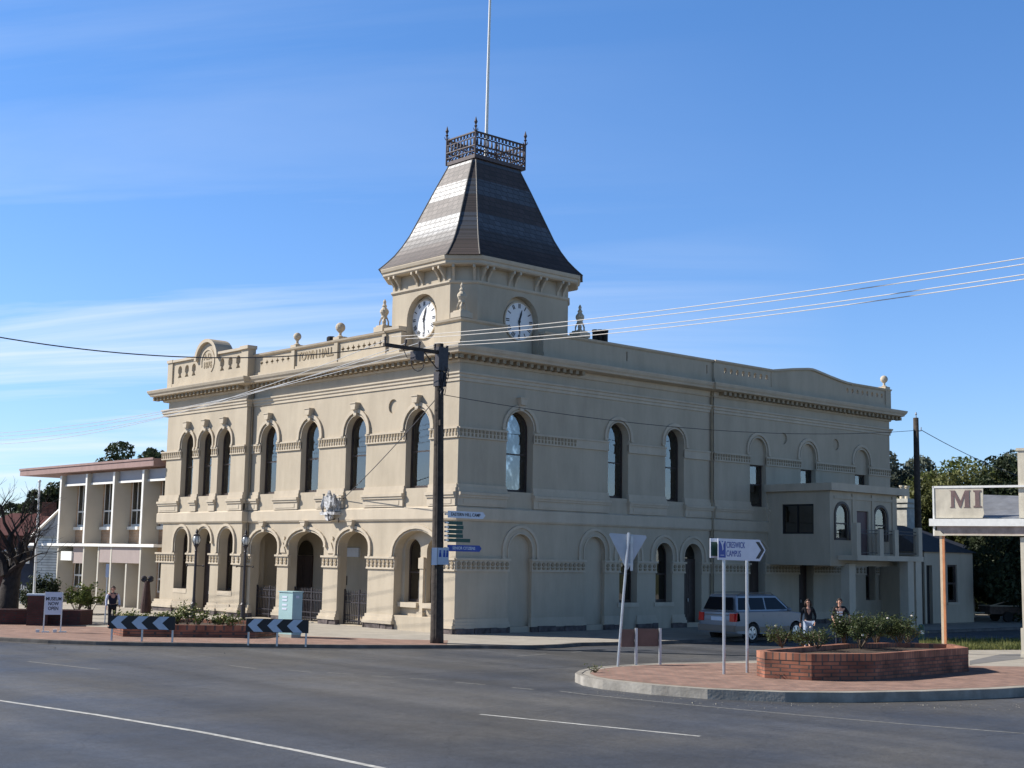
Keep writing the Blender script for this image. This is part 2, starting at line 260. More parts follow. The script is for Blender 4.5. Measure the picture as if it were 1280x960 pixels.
# ------------------------------------------------------------------ mesh helpers
class MB:
    def __init__(s, T=None): s.v = []; s.f = []; s.m = []; s.T = T; s.cuts = []
    def cut(s): s.cuts.append((len(s.v), len(s.f)))
    def add(s, vs, fs, mi=0):
        b = len(s.v)
        for p in vs:
            p = tuple(p); s.v.append(s.T(*p) if s.T else p)
        for f in fs: s.f.append([b+i for i in f]); s.m.append(mi)
    def box(s, x0, x1, y0, y1, z0, z1, mi=0):
        s.add([(x0, y0, z0), (x1, y0, z0), (x1, y1, z0), (x0, y1, z0), (x0, y0, z1), (x1, y0, z1), (x1, y1, z1), (x0, y1, z1)],
              [(0, 3, 2, 1), (4, 5, 6, 7), (0, 1, 5, 4), (1, 2, 6, 5), (2, 3, 7, 6), (3, 0, 4, 7)], mi)
    def prism(s, outer, holes, d0, d1, mi=0):           # polygon in (s,z), thickness along d
        loops = [outer]+list(holes); flat = [p for l in loops for p in l]; n = len(flat)
        tris = tessellate_polygon([[Vector((p[0], p[1], 0)) for p in l] for l in loops])
        vs = [(p[0], d0, p[1]) for p in flat]+[(p[0], d1, p[1]) for p in flat]; fs = []
        for t in tris: fs.append(tuple(t)); fs.append(tuple(n+i for i in reversed(t)))
        b = 0
        for l in loops:
            k = len(l)
            for i in range(k): j = (i+1) % k; fs.append((b+i, b+j, n+b+j, n+b+i))
            b += k
        s.add(vs, fs, mi)
    def slab(s, poly, z0, z1, mi=0):                    # plan polygon, thickness in z
        n = len(poly); tris = tessellate_polygon([[Vector((p[0], p[1], 0)) for p in poly]])
        vs = [(p[0], p[1], z0) for p in poly]+[(p[0], p[1], z1) for p in poly]; fs = []
        for t in tris: fs.append(tuple(t)); fs.append(tuple(n+i for i in reversed(t)))
        for i in range(n): j = (i+1) % n; fs.append((i, j, n+j, n+i))
        s.add(vs, fs, mi)
    def lathe(s, prof, cx, cy, n=12, mi=0):
        vs = []; fs = []
        for r, z in prof:
            for i in range(n): a = 2*PI*i/n; vs.append((cx+r*math.cos(a), cy+r*math.sin(a), z))
        for k in range(len(prof)-1):
            for i in range(n): j = (i+1) % n; fs.append((k*n+i, k*n+j, (k+1)*n+j, (k+1)*n+i))
        fs.append(tuple(range(n))); fs.append(tuple((len(prof)-1)*n+i for i in range(n)))
        s.add(vs, fs, mi)
    def tube(s, pts, r, n=6, mi=0):
        pts = [Vector(p) for p in pts]; rs = r if isinstance(r, (list, tuple)) else [r]*len(pts); vs = []; fs = []
        up = Vector((0, 0, 1))
        for k, p in enumerate(pts):
            d = (pts[min(k+1, len(pts)-1)]-pts[max(k-1, 0)]).normalized()
            a = d.cross(up)
            if a.length < .05: a = d.cross(Vector((1, 0, 0)))
            a.normalize(); b = d.cross(a)
            for i in range(n): t = 2*PI*i/n; vs.append(p+(a*math.cos(t)+b*math.sin(t))*rs[k])
        for k in range(len(pts)-1):
            for i in range(n): j = (i+1) % n; fs.append((k*n+i, k*n+j, (k+1)*n+j, (k+1)*n+i))
        fs.append(tuple(range(n))); fs.append(tuple((len(pts)-1)*n+i for i in range(n)))
        s.add(vs, fs, mi)
    def ball(s, c, r, n=10, mi=0, sz=1):
        s.lathe([(max(.001, r*math.sin(PI*k/8)), c[2]-r*sz*math.cos(PI*k/8)) for k in range(9)], c[0], c[1], n, mi)
    def disc(s, c, z, r, d0, d1, mi=0, n=24):
        s.prism([(c+r*math.cos(2*PI*i/n), z+r*math.sin(2*PI*i/n)) for i in range(n)], [], d0, d1, mi)
    def sweep(s, path, prof, mi=0, closed=False):       # moulding along a plan path; outward is to the right
        path = [Vector(p) for p in path]; n = len(path); k = len(prof); vs = []; fs = []
        def nrm(a, b): d = (b-a).normalized(); return Vector((d.y, -d.x))
        for i, p in enumerate(path):
            if closed: n1 = nrm(path[i-1], p); n2 = nrm(p, path[(i+1) % n])
            else: n1 = nrm(path[max(i-1, 0)], path[max(i-1, 0)+1]); n2 = nrm(path[min(i, n-2)], path[min(i, n-2)+1])
            m = (n1+n2); m = m/max(.2, m.dot(n2)) if m.length > .01 else n2
            for d, z in prof: q = p+m*d; vs.append((q.x, q.y, z))
        for i in range(n if closed else n-1):
            for j in range(k):
                a = i*k+j; b = i*k+(j+1) % k; c = ((i+1) % n)*k
                fs.append((a, b, c+(j+1) % k, c+j))
        if not closed: fs.append(tuple(range(k))); fs.append(tuple((n-1)*k+j for j in range(k)))
        s.add(vs, fs, mi)
    def build(s, name, mats, parent=None, smooth=False, loc=None, rz=0, fix=True):
        me = bpy.data.meshes.new(name); me.from_pydata([tuple(v) for v in s.v], [], s.f)
        if not isinstance(mats, (list, tuple)): mats = [mats]
        for m in mats: me.materials.append(m)
        me.polygons.foreach_set('material_index', s.m)
        if fix:
            bm = bmesh.new(); bm.from_mesh(me); bmesh.ops.recalc_face_normals(bm, faces=bm.faces); bm.to_mesh(me); bm.free()
        if smooth: me.polygons.foreach_set('use_smooth', [True]*len(me.polygons)); 
        me.update()
        o = bpy.data.objects.new(name, me); COL.objects.link(o)
        if parent: o.parent = parent
        if loc is not None: o.location = loc
        o.rotation_euler.z = rz
        return o
def build_split(mb, name, mats, parents):
    # every cut() starts a new piece, each becomes an object of its own; parents may be one object or one per piece
    cuts = [c for c in mb.cuts]+[(len(mb.v), len(mb.f))]; out = []
    for k in range(len(cuts)-1):
        (v0, f0), (v1, f1) = cuts[k], cuts[k+1]
        if f1 <= f0: out.append(None); continue
        q = MB(); q.v = mb.v[v0:v1]; q.f = [[i-v0 for i in f] for f in mb.f[f0:f1]]; q.m = mb.m[f0:f1]
        out.append(q.build(name, mats, parents[k] if isinstance(parents, list) else parents))
    return out
def tag(o, label=None, cat=None, group=None, kind=None):
    if label: o['label'] = label
    if cat: o['category'] = cat
    if group: o['group'] = group
    if kind: o['kind'] = kind
    return o
def thing(name, label, cat, loc=(0, 0, 0), rz=0, group=None):
    o = bpy.data.objects.new(name, None); COL.objects.link(o); o.location = loc; o.rotation_euler.z = rz; o.empty_display_size = .3
    return tag(o, label, cat, group)
def copy_tree(o, parent=None):
    c = o.copy(); COL.objects.link(c); c.parent = parent
    for ch in [x for x in bpy.data.objects if x.parent == o]: copy_tree(ch, c)
    return c
TL = lambda s, d, z: (-d, s, z)
TR = lambda s, d, z: (s, -d, z)
def TLo(o): return lambda s, d, z: (-d-o, s, z)
def TRo(o): return lambda s, d, z: (s, -d-o, z)
def arch(c, wd, z0, zap, rise=None, n=12):
    h = wd/2; rise = rise or h; zs = zap-rise
    p = [(c-h, z0), (c+h, z0)]
    return p+[(c+h*math.cos(PI*i/n), zs+rise*math.sin(PI*i/n)) for i in range(n+1)]
def rect(a, b, z0, z1): return [(a, z0), (b, z0), (b, z1), (a, z1)]
def ring(c, wi, wo, zap, rise, ro, foot, n=12):          # hood mould strip above an arch
    a = [(c+wo*math.cos(PI*i/n), zap-rise+(rise+ro)*math.sin(PI*i/n)) for i in range(n+1)]
    b = [(c+wi*math.cos(PI*i/n), zap-rise+(rise+(ro-(wo-wi)))*math.sin(PI*i/n)) for i in range(n+1)]
    return [(c+wo, foot)]+a+[(c-wo, foot), (c-wi, foot)]+b[::-1]+[(c+wi, foot)]
def textobj(name, body, size, m, parent, mtx, extrude=.004, bold=0.0, align='CENTER', xs=1.0):
    cu = bpy.data.curves.new('lettering', 'FONT'); cu.body = body; cu.size = size; cu.extrude = extrude; cu.offset = bold; cu.align_x = align; cu.align_y = 'CENTER'
    cu.space_line = 1.0
    t = bpy.data.objects.new('lettering_tmp', cu); COL.objects.link(t); dg = bpy.context.evaluated_depsgraph_get(); dg.update()
    me = bpy.data.meshes.new_from_object(t.evaluated_get(dg)); bpy.data.objects.remove(t); bpy.data.curves.remove(cu)
    for v in me.vertices: v.co.x *= xs
    me.materials.clear(); me.materials.append(m)
    o = bpy.data.objects.new(name, me); COL.objects.link(o); o.parent = parent; o.matrix_local = mtx
    return o
def facing(loc, nrm='-y'):
    A = {'-y': ((1, 0, 0), (0, 0, 1), (0, -1, 0)), '-x': ((0, -1, 0), (0, 0, 1), (-1, 0, 0))}[nrm]
    m = Matrix(A).transposed().to_4x4(); m.translation = loc; return m

# ================================================================== THE GROUND
def poly_sheet(name, pts, z, m, kind='structure'):
    mb = MB(); tris = tessellate_polygon([[Vector((p[0], p[1], 0)) for p in pts]])
    mb.add([(p[0], p[1], z) for p in pts], [tuple(t) for t in tris]); o = mb.build(name, m)
    if len(o.data.polygons) and o.data.polygons[0].normal.z < 0:
        o.data.flip_normals()
    return tag(o, kind=kind)
RZ = -.13
poly_sheet('ground', [(-1500, -1500), (1500, -1500), (1500, 1500), (-1500, 1500)], -.30, K['gground'])
poly_sheet('road', [(-75, -90), (60, -90), (62, -5), (90, -5), (90, 22), (30, 60), (-9, 130), (-75, 130)], RZ, K['asphalt'])
kpx = [(0, 797), (60, 800), (120, 802), (180, 803.2), (240, 804), (320, 805), (430, 806.3), (500, 806.5), (560, 806.5)]
kp = [G(*p).xy for p in kpx]
kp2 = [G(u, v).xy for u, v in ((600, 806.5), (640, 807.2), (675, 806.6), (700, 805.6), (726, 803.6))]
kerb_line = [Vector((-17.6, 30)), Vector((-18.2, 60))][::-1]+[Vector((-18.0, 12))]+kp+kp2+[Vector((4, -7.2)), Vector((16, -7.3)), Vector((30, -7.4)), Vector((58, -7.6))]
foot_poly = [(p.x, p.y) for p in kerb_line]+[(58, 8), (33, 8), (30, 60), (-6, 62)]
def inset(line, d):      # shift a polyline to its left by d
    out = []
    for i, p in enumerate(line):
        a = line[max(i-1, 0)]; b = line[min(i+1, len(line)-1)]; t = (b-a).normalized(); out.append(p+Vector((-t.y, t.x))*d)
    return out
poly_sheet('footpath', foot_poly, 0, K['concrete'])
kb = MB(); kb.sweep([p for p in inset(kerb_line, .06)], [(.0, -.3), (.075, -.3), (.065, -.02), (.045, .006), (-.12, .006), (-.12, -.3)]); tag(kb.build('kerb', mat('dark_kerb', (.13, .12, .11), .92, .3, 2.2, bump=.4, bs=14, stain=.3)), kind='structure')
gut = MB(); gut.sweep(kerb_line, [(.0, RZ-.05), (.38, RZ-.05), (.38, RZ+.006), (.0, RZ+.004)]); tag(gut.build('gutter', mat('grimy_gutter', (.085, .08, .075), .9, .3, 2, bump=.3)), kind='structure')
inner = [G(u, v).xy for u, v in ((560, 800.5), (500, 799.5), (430, 797), (330, 793.5), (240, 789.5), (130, 784), (0, 778))]
pav = [p for p in inset([Vector((-18.0, 12))]+kp, .2)]
poly_sheet('brick_paving', [(p.x, p.y) for p in pav]+[(p.x, p.y) for p in inner]+[(-12.5, 22), (-18.2, 22)], .005, K['paving'])
IZ = .10
# near corner land with its kerb
isl = [(1500, 850), (1380, 853), (1280, 858), (1240, 860.5), (1150, 863.5), (1060, 865), (980, 864.5), (887, 861), (820, 856), (761, 850), (738, 846), (728, 842), (733, 838.5), (745, 835.6), (762, 833.4), (796, 831.2), (831, 829.4), (900, 828.2), (1000, 824), (1080, 817), (1150, 808), (1185, 803.5), (1280, 801), (1420, 799)]
il = [G(*p, IZ).xy for p in isl]
land = [(p.x, p.y) for p in il]+[(45, -20), (60, -32), (40, -60), (2, -36)]
poly_sheet('traffic_island', land, IZ, K['concrete'])
ik = MB(); ik.sweep([p for p in inset(il, .06)][::-1], [(.14, -.3), (.14, IZ+.006), (-.03, IZ+.006), (-.075, IZ-.03), (-.13, RZ+.0), (-.13, -.3)]); tag(ik.build('island_kerb', K['kerb']), kind='structure')
pin = inset(il, -.2); pin = [p for p in inset(il[::-1], .2)][::-1]
isl_pav = [(p.x, p.y) for p in pin[:19]]
bk = [G(u, v, IZ).xy for u, v in ((1040, 829), (1120, 832), (1215, 832.5), (1290, 833.5), (1500, 836))]
cen = il[10]
def side(p, q, c): return (q-p).x*(c-p).y-(q-p).y*(c-p).x
pin = []
for i, p in enumerate(il[:18]):
    a = il[max(i-1, 0)]; b = il[i+1]; t = (b-a).normalized(); nn = Vector((-t.y, t.x)); tgt = Vector((0, -21)); nn = nn if nn.dot(tgt-p) > 0 else -nn
    pin.append(p+nn*.2)
poly_sheet('island_paving', [(p.x, p.y) for p in pin]+[(p.x, p.y) for p in bk], IZ+.005, K['paving'])
gp = [G(u, v, IZ).xy for u, v in ((1190, 811.5), (1280, 812), (1500, 813), (1500, 801), (1280, 802.5), (1200, 804.5))]
poly_sheet('grass_verge', [(p.x, p.y) for p in gp], IZ+.006, K['gground'])
gb = MB(); gc = sum(gp, Vector((0, 0)))/6
for i in range(9000):
    u = rnd.uniform(1150, 1290); v = rnd.uniform(801.5, 812.5); p = G(u, v, IZ); a = rnd.uniform(0, 6.3); h = rnd.uniform(.05, .22)*(1.8 if rnd.random() < .04 else 1)
    dx, dy = .02*math.cos(a), .02*math.sin(a); lx, ly = rnd.uniform(-.06, .06), rnd.uniform(-.06, .06)
    gb.add([(p.x-dx, p.y-dy, IZ), (p.x+dx, p.y+dy, IZ), (p.x+lx, p.y+ly, IZ+h)], [(0, 1, 2)])
tag(gb.build('grass', K['grass'], fix=False), 'ragged green grass along the side street edge', 'grass', kind='stuff')
# darker strip of newer asphalt in the concrete path
sp_ = [G(u, v, IZ).xy for u, v in ((1212, 831), (1290, 822), (1500, 800), (1500, 797), (1290, 817), (1250, 818), (1212, 826))]
poly_sheet('path_patch', [(p.x, p.y) for p in sp_], IZ+.004, mat('grey_path_patch', (.17, .165, .16), .9, .12, 2))
# markings
def line(name, pts, wd, m, z=RZ+.004):
    P = [G(u, v, RZ).xy for u, v in pts]; mb = MB(); a = inset(P, wd/2); b = inset(P, -wd/2); n = len(P)
    mb.add([(p.x, p.y, z) for p in a]+[(p.x, p.y, z) for p in b], [(i, i+1, n+i+1, n+i) for i in range(n-1)]); o = mb.build(name, m)
    if o.data.polygons[0].normal.z < 0: o.data.flip_normals()
    return tag(o, kind='structure')
line('lane_marking', [(-150, 852), (0, 876), (120, 893.5), (250, 915), (370, 938), (480, 961), (560, 980)], .14, K['paint'])
line('lane_marking', [(700, 864), (730, 868), (860, 881), (1000, 894), (1140, 906), (1280, 917), (1500, 933)], .09, K['faint'])
line('lane_marking', [(600, 893), (740, 907), (875, 920.5)], .11, K['paint'])
for a in (((35, 827), (125, 837)), ((287, 832), (320, 836)), ((360, 838), (390, 840.5)), ((410, 841), (443, 843)), ((465, 845), (492, 847)), ((512, 848), (545, 850)), ((570, 853), (606, 856)), ((640, 859.5), (667, 862)), ((646, 820.5), (683, 817.5)), ((714, 815.5), (728, 814.5))):
    line('lane_marking', a, .10, K['faint'])
line('lane_marking', [(586, 811.5), (640, 811.8), (676, 810.2)], .12, K['faint'])
# loose gravel and litter along the kerbs
pb = MB()
for (a, b, n) in (((-20, 806), (320, 812), 90), ((320, 812), (580, 812), 50), ((740, 862), (900, 878), 50), ((900, 878), (1290, 880), 70)):
    for i in range(n):
        t = rnd.random(); u = a[0]+(b[0]-a[0])*t; v = a[1]+(b[1]-a[1])*t+abs(rnd.gauss(0, 4)); p = G(u, v, RZ); r = rnd.uniform(.006, .018)*(2 if rnd.random() < .05 else 1)
        pb.add([(p.x-r, p.y-r, RZ), (p.x+r, p.y-r, RZ), (p.x, p.y+r, RZ), (p.x, p.y, RZ+r)], [(0, 1, 3), (1, 2, 3), (2, 0, 3)])
tag(pb.build('gravel', mat('pale_gravel', (.26, .24, .20), .9, .3, 30), fix=False), 'scattered pale grit lying beside the kerbs', 'gravel', kind='stuff')

# ================================================================== TOWN HALL
hall = thing('town_hall', 'cream two storey Victorian town hall with a slate roofed clock tower on the corner', 'town hall')
OB = .35
UL = [(22.4, 1.3, OB), (20.46, 1.3, OB), (18.53, 1.3, OB), (14.8, 1.5, 0), (11.13, 1.55, 0), (7.35, 1.6, 0), (2.75, 1.7, 0)]
LBAY = [(22.56, 1.42, 1.25), (20.2, 1.42, .03), (17.95, 1.42, 1.25)]
PORT = [(14.87, 2.45), (11.17, 3.0), (7.32, 2.35)]
mb = MB(TL)
holes = [arch(c, wd, 6.14, 9.6) for c, wd, o in UL if not o]+[arch(c, wd, .03, 4.27, .68, 14) for c, wd in PORT]+[arch(2.65, 3.1, .6, 4.3, 1.0, 14)]+[[(4.62+.33*math.cos(a*PI/8), 9.84+.33*math.sin(a*PI/8)) for a in range(16)]]
mb.prism(rect(0, 16.47, -.25, 12.08), holes, -.5, 0)
mb.T = TLo(OB)
mb.prism(rect(16.47, 24.75, -.25, 12.08), [arch(c, wd, 6.14, 9.6) for c, wd, o in UL if o]+[arch(c, wd, z, 4.45) for c, wd, z in LBAY], -.55, 0)
mb.T = None
mb.box(.5, 1, 16.42, 16.9, -.2, 12.08)
RH = [arch(3.53, 1.6, 6.05, 9.61), arch(9.8, 1.38, 6.05, 9.61), arch(13.8, 1.38, 6.05, 9.61),
      arch(3.66, 1.4, .25, 4.23), arch(8.28, 1.35, .25, 4.23), arch(10.55, 1.22, 1.22, 4.05), arch(13.05, 1.2, 1.22, 4.05), arch(15.18, 1.3, .22, 4.05)]
mb.T = TR
mb.prism(rect(.5, 16.65, -.25, 12.08), RH, -.5, 0)
mb.T = TRo(.12)
R2H = [arch(c, 1.36, 6.05, 9.62) for c in (20.2, 24.57, 29.64)]+[arch(20.1, 1.35, .22, 4.05), arch(24.3, 1.3, .1, 4.05), arch(28.2, 1.3, .1, 4.05), arch(30.35, .95, 1.2, 4.05), arch(31.6, .9, 1.2, 4.05)]
R2H += [[(c+.31*math.cos(a*PI/8), 9.75+.31*math.sin(a*PI/8)) for a in range(16)] for c in (22.4, 27.15)]
mb.prism(rect(16.65, 32.5, -.25, 12.08), R2H, -.62, 0)
mb.T = None
# end walls, rear wall, first floor, back wall of the portico
mb.box(.0, 32.5, 24.75, 25.2, -.25, 12.3); mb.box(32.0, 32.499, .51, 24.74, -.25, 13.2); mb.box(.51, 31.99, .51, 24.74, 4.72, 4.9)
mb.box(3.3, 3.5, 5.0, 16.9, 0, 4.7); mb.box(.51, 3.29, 4.9, 5.1, 0, 4.7); mb.box(.9, 3.29, 16.9, 17.1, 0, 4.7)
# backing of blind arches and medallions
mb.T = TR
for c in (3.66, 8.28): mb.box(c-.75, c+.75, -.62, -.22, .2, 4.4)
mb.T = TRo(.12)
for c in (22.4, 27.15): mb.box(c-.4, c+.4, -.5, -.1, 9.3, 10.2)
for c in (20.2, 24.57, 29.64): mb.box(c-.8, c+.8, -.5, -.14, 8.22, 9.75)
mb.T = TL; mb.box(4.2, 5.05, -.45, -.09, 9.4, 10.3)
# recessed double window screen in the wide corner arch
mb.prism(rect(1.0, 4.3, .55, 4.4), [arch(3.42, 1.1, 1.2, 3.95), arch(1.9, 1.1, 1.2, 3.95)], -.75, -.42)
mb.build('wall', K['stucco'], hall)
rb = MB(); rb.box(.51, 31.9, .51, 24.7, 12.1, 12.3); rb.build('flat_roof', K['tin'], hall)
ci = MB(); ci.box(.52, 3.28, 5.11, 16.89, 4.6, 4.7); ci.build('portico_ceiling', K['wall_in'], hall)
# --- plinth of rough bluestone, base mouldings, capital bands, piers
path_all = [(8, 25.2), (-OB, 25.2), (-OB, 16.47), (0, 16.47), (0, 0), (16.65, 0), (16.65, -.12), (32.5, -.12), (32.5, 8)]
def solids(a, b, ops):      # stretches of wall between openings
    cuts = sorted((c-wd/2, c+wd/2) for c, wd in ops); out = []; x = a
    for l, r in cuts: out.append((x, l)); x = r
    out.append((x, b)); return [q for q in out if q[1]-q[0] > .05]
runs = [(TLo(OB), solids(16.47, 25.2, [(c, wd) for c, wd, z in LBAY]), 'L'), (TL, solids(0, 16.47, PORT+[(2.65, 3.1)]), 'L'),
        (TR, solids(0, 16.65, [(3.66, 1.4), (8.28, 1.35), (10.55, 1.22), (13.05, 1.2), (15.18, 1.3)]), 'R'),
        (TRo(.12), solids(16.65, 32.5, [(20.1, 1.35), (24.3, 1.3), (28.2, 1.3), (30.35, .95), (31.6, .9)]), 'R')]
pl = MB(); bm_ = MB(); cp = MB(); cf = MB()
for T, segs, sd_ in runs:
    pl.T = bm_.T = cp.T = cf.T = T
    e = .05 if sd_ == 'L' else .02; f = 1 if sd_ == 'L' else .55
    for a, b in segs:
        a0 = a-e*(a > .1); b0 = b+e
        for q_ in (pl, bm_, cp, cf): q_.cut()
        x = a0-.06
        while x < b0+.02:      # individual rock faced blocks
            x2 = min(x+rnd.uniform(.35, .7), b0+.06); dd = rnd.uniform(.10, .19)
            pl.box(x+.01, x2-.01, -.12, dd, -.1, .24+rnd.uniform(-.03, .02)); x = x2
        bm_.box(a0-.07, b0+.07, -.10, .17*f+.02, .22, .36); bm_.box(a0-.04, b0+.04, -.10, .12*f+.01, .36, .48); bm_.box(a0, b0, -.10, .07*f, .48, .62)
        cp.box(a0-.01, b0+.01, -.10, .05, 2.66, 3.06); cp.box(a0-.06, b0+.06, -.10, .12, 3.06, 3.15); cp.box(a0-.02, b0+.02, -.1, .075, 2.6, 2.67)
        n = max(2, int((b-a)/.26))
        for i in range(n):
            c = a0+(i+.5)*(b0-a0)/n; r = .09
            cf.prism([(c+r*math.cos(q*PI/4), 2.92+r*math.sin(q*PI/4)) for q in range(8)], [], .052, .10)
            cf.prism([(c-.05, 2.70), (c+.05, 2.70), (c+.09, 2.80), (c-.09, 2.80)], [], .052, .095)
build_split(pl, 'plinth', K['bluestone'], hall)
build_split(bm_, 'base_moulding', K['trim'], hall)
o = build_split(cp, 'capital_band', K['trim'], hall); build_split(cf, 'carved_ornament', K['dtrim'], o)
# --- belt course between the storeys
bc = MB(); bc.sweep(path_all, [(-.1, 4.72), (.07, 4.72), (.12, 4.80), (.12, 5.26), (.05, 5.32), (-.1, 5.32)])
ups = [(TLo(OB), solids(16.47, 25.2, [(c, wd) for c, wd, o in UL if o])), (TL, solids(0, 16.47, [(c, wd) for c, wd, o in UL if not o])),
       (TR, solids(0, 16.65, [(3.53, 1.6), (9.8, 1.38), (13.8, 1.38)])), (TRo(.12), solids(16.65, 32.5, [(20.2, 1.36), (24.57, 1.36), (29.64, 1.36)]))]
for T, segs in ups:
    bc.T = T
    for a, b in segs:
        bc.box(a, b, -.1, .11, 5.34, 5.70); bc.box(a-.03*(a > .1), b+.03, -.1, .17, 5.70, 5.80); bc.box(a-.05*(a > .1), b+.05, -.1, .22, 5.80, 5.92)
        bc.box(a-.03*(a > .1), b+.03, -.1, .10, 5.93, 6.10); bc.box(a-.01, b+.01, -.1, .06, 6.10, 6.26)
        if b-a > .9: bc.box(a+.25, b-.2, .10, .13, 5.42, 5.62)
bc.T = None; bc.build('belt_course', K['trim'], hall)
# --- dotted impost band at the window springing
db = MB(); dd = MB()
for k, (T, segs) in enumerate(ups):
    db.T = dd.T = T
    for a, b in segs:
        db.cut(); dd.cut()
        db.box(a+.0, b-.0, -.05, .05, 8.27, 8.60); db.box(a-.02*(a > .1), b+.02, -.05, .09, 8.60, 8.68); db.box(a-.01, b+.01, -.05, .075, 8.22, 8.28)
        b2 = min(b, 7.0) if k == 2 else b
        if k == 2 and a > 7: continue
        n = int((b2-a)/.2)
        for i in range(n):
            c = a+(i+.5)*(b2-a)/n; dd.box(c-.055, c+.055, .052, .085, 8.46, 8.585); dd.box(c-.035, c+.035, .052, .08, 8.30, 8.42)
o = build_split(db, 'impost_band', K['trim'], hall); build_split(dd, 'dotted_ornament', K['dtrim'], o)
# --- architrave string and main cornice
st = MB(); st.sweep(path_all, [(-.1, 10.62), (.05, 10.64), (.05, 10.76), (.10, 10.80), (.10, 10.90), (.16, 10.95), (.16, 11.02), (-.1, 11.04)])
st.build('string_course', K['trim'], hall)
cn = MB(); cn.sweep(path_all, [(-.2, 11.42), (.06, 11.44), (.10, 11.52), (.12, 11.70), (.50, 11.73), (.62, 11.76), (.65, 11.84), (.72, 11.92), (.77, 12.04), (.77, 12.08), (-.2, 12.18)])
cn.build('cornice', K['trim'], hall)
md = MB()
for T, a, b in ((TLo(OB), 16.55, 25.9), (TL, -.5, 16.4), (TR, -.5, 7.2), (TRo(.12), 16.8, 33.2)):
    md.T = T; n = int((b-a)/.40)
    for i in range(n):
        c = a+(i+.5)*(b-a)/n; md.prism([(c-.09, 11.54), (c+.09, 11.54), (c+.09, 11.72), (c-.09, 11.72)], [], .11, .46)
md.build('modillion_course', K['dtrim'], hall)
# --- hood moulds with keystones
def hood(T, c, wd, zap, rise, foot, key=True, off=.12, th=.16, pj=.10, name='hood_mould', kz=None):
    m = MB(T); h = wd/2
    m.prism(ring(c, h+off, h+off+th, zap, rise, off+th, foot), [], -.02, pj)
    m.prism(ring(c, h+.0, h+.055, zap, rise, .055, foot), [], -.02, .035)
    for s_ in (-1, 1): m.box(c+s_*(h+off+th/2)-th*.62, c+s_*(h+off+th/2)+th*.62, -.02, pj+.03, foot-.08, foot+.02)
    o = m.build(name, K['trim'], hall)
    if key:
        k = MB(T); kt = kz or zap+.60
        kt -= .06; k.prism([(c-.10, zap+.0), (c+.10, zap+.0), (c+.14, zap+.26), (c-.14, zap+.26)], [], -.02, pj+.05); k.prism([(c-.15, zap+.26), (c+.15, zap+.26), (c+.21, kt), (c-.21, kt)], [], -.02, pj+.17); k.box(c-.23, c+.23, -.02, pj+.20, kt, kt+.05)
        k.build('keystone', K['trim'], o)
for c, wd, o in UL: hood(TLo(o), c, wd, 9.6, wd/2, 8.75, off=.10 if o else .13, th=.13 if o else .17)
for c, wd in ((3.53, 1.6), (9.8, 1.38), (13.8, 1.38)): hood(TR, c, wd, 9.61, wd/2, 8.8, key=(c < 5), th=.15, pj=.07)
for c in (20.2, 24.57, 29.64): hood(TRo(.12), c, 1.36, 9.62, .68, 8.8, key=False, off=.14, th=.15, pj=.07)
for c, wd, z in LBAY: hood(TLo(OB), c, wd, 4.45, wd/2, 3.2 if c > 21.5 or c < 19 else 3.75, key=False, off=.1, th=.13)
for c, wd in PORT: hood(TL, c, wd, 4.27, .68, 3.2 if c != 11.17 else 3.62, off=.12, th=.13, kz=4.78)
hood(TL, 2.65, 3.1, 4.3, 1.0, 3.2, key=False, off=.08, th=.15)
for c, wd in ((3.66, 1.4), (8.28, 1.35), (10.55, 1.22), (13.05, 1.2), (15.18, 1.3)): hood(TR, c, wd, 4.23 if c < 9 else 4.05, wd/2, 3.2, key=False, off=.26, th=.12, pj=.06)
for c, wd in ((20.1, 1.35), (24.3, 1.3), (28.2, 1.3)): hood(TRo(.12), c, wd, 4.05, wd/2, 3.2, key=False, off=.26, th=.12, pj=.06)
# small colonnette in the corner arch, triangular reliefs on the portico piers
cl = MB(TL); cl.box(2.53, 2.77, -.5, -.30, .62, 3.15); cl.box(2.47, 2.83, -.5, -.26, 2.66, 3.12); cl.box(2.45, 2.85, -.5, -.24, .6, .8)
cl.prism([(1.1, .28), (4.2, .28), (4.2, .62), (1.1, .62)], [], -.5, -.02)
cl.box(1.12, 2.45, -.5, -.2, .98, 1.19); cl.box(2.85, 4.18, -.5, -.2, .98, 1.19)
cl.build('colonnette', K['trim'], hall)
rl = MB(TL)
for c in (13.16, 9.06): rl.cut(); rl.prism([(c-.28, 3.25), (c+.28, 3.25), (c, 3.75)], [], .0, .05); rl.disc(c-.12, 3.95, .09, .0, .09, n=10)
build_split(rl, 'pier_relief', K['trim'], hall)
sl = MB(TLo(OB))
for c, wd, z in LBAY:
    if z > 1: sl.cut(); sl.box(c-wd/2+.001, c+wd/2-.001, -.3, .02, 1.02, 1.25); sl.prism([(c-wd/2, .24), (c+wd/2, .24), (c+wd/2, .6), (c-wd/2, .6)], [], -.3, .12)
sl.T = TR
for c, wd in ((10.55, 1.22), (13.05, 1.2)): sl.cut(); sl.box(c-wd/2-.1, c+wd/2+.1, -.3, .05, 1.02, 1.22)
build_split(sl, 'window_sill', K['trim'], hall)
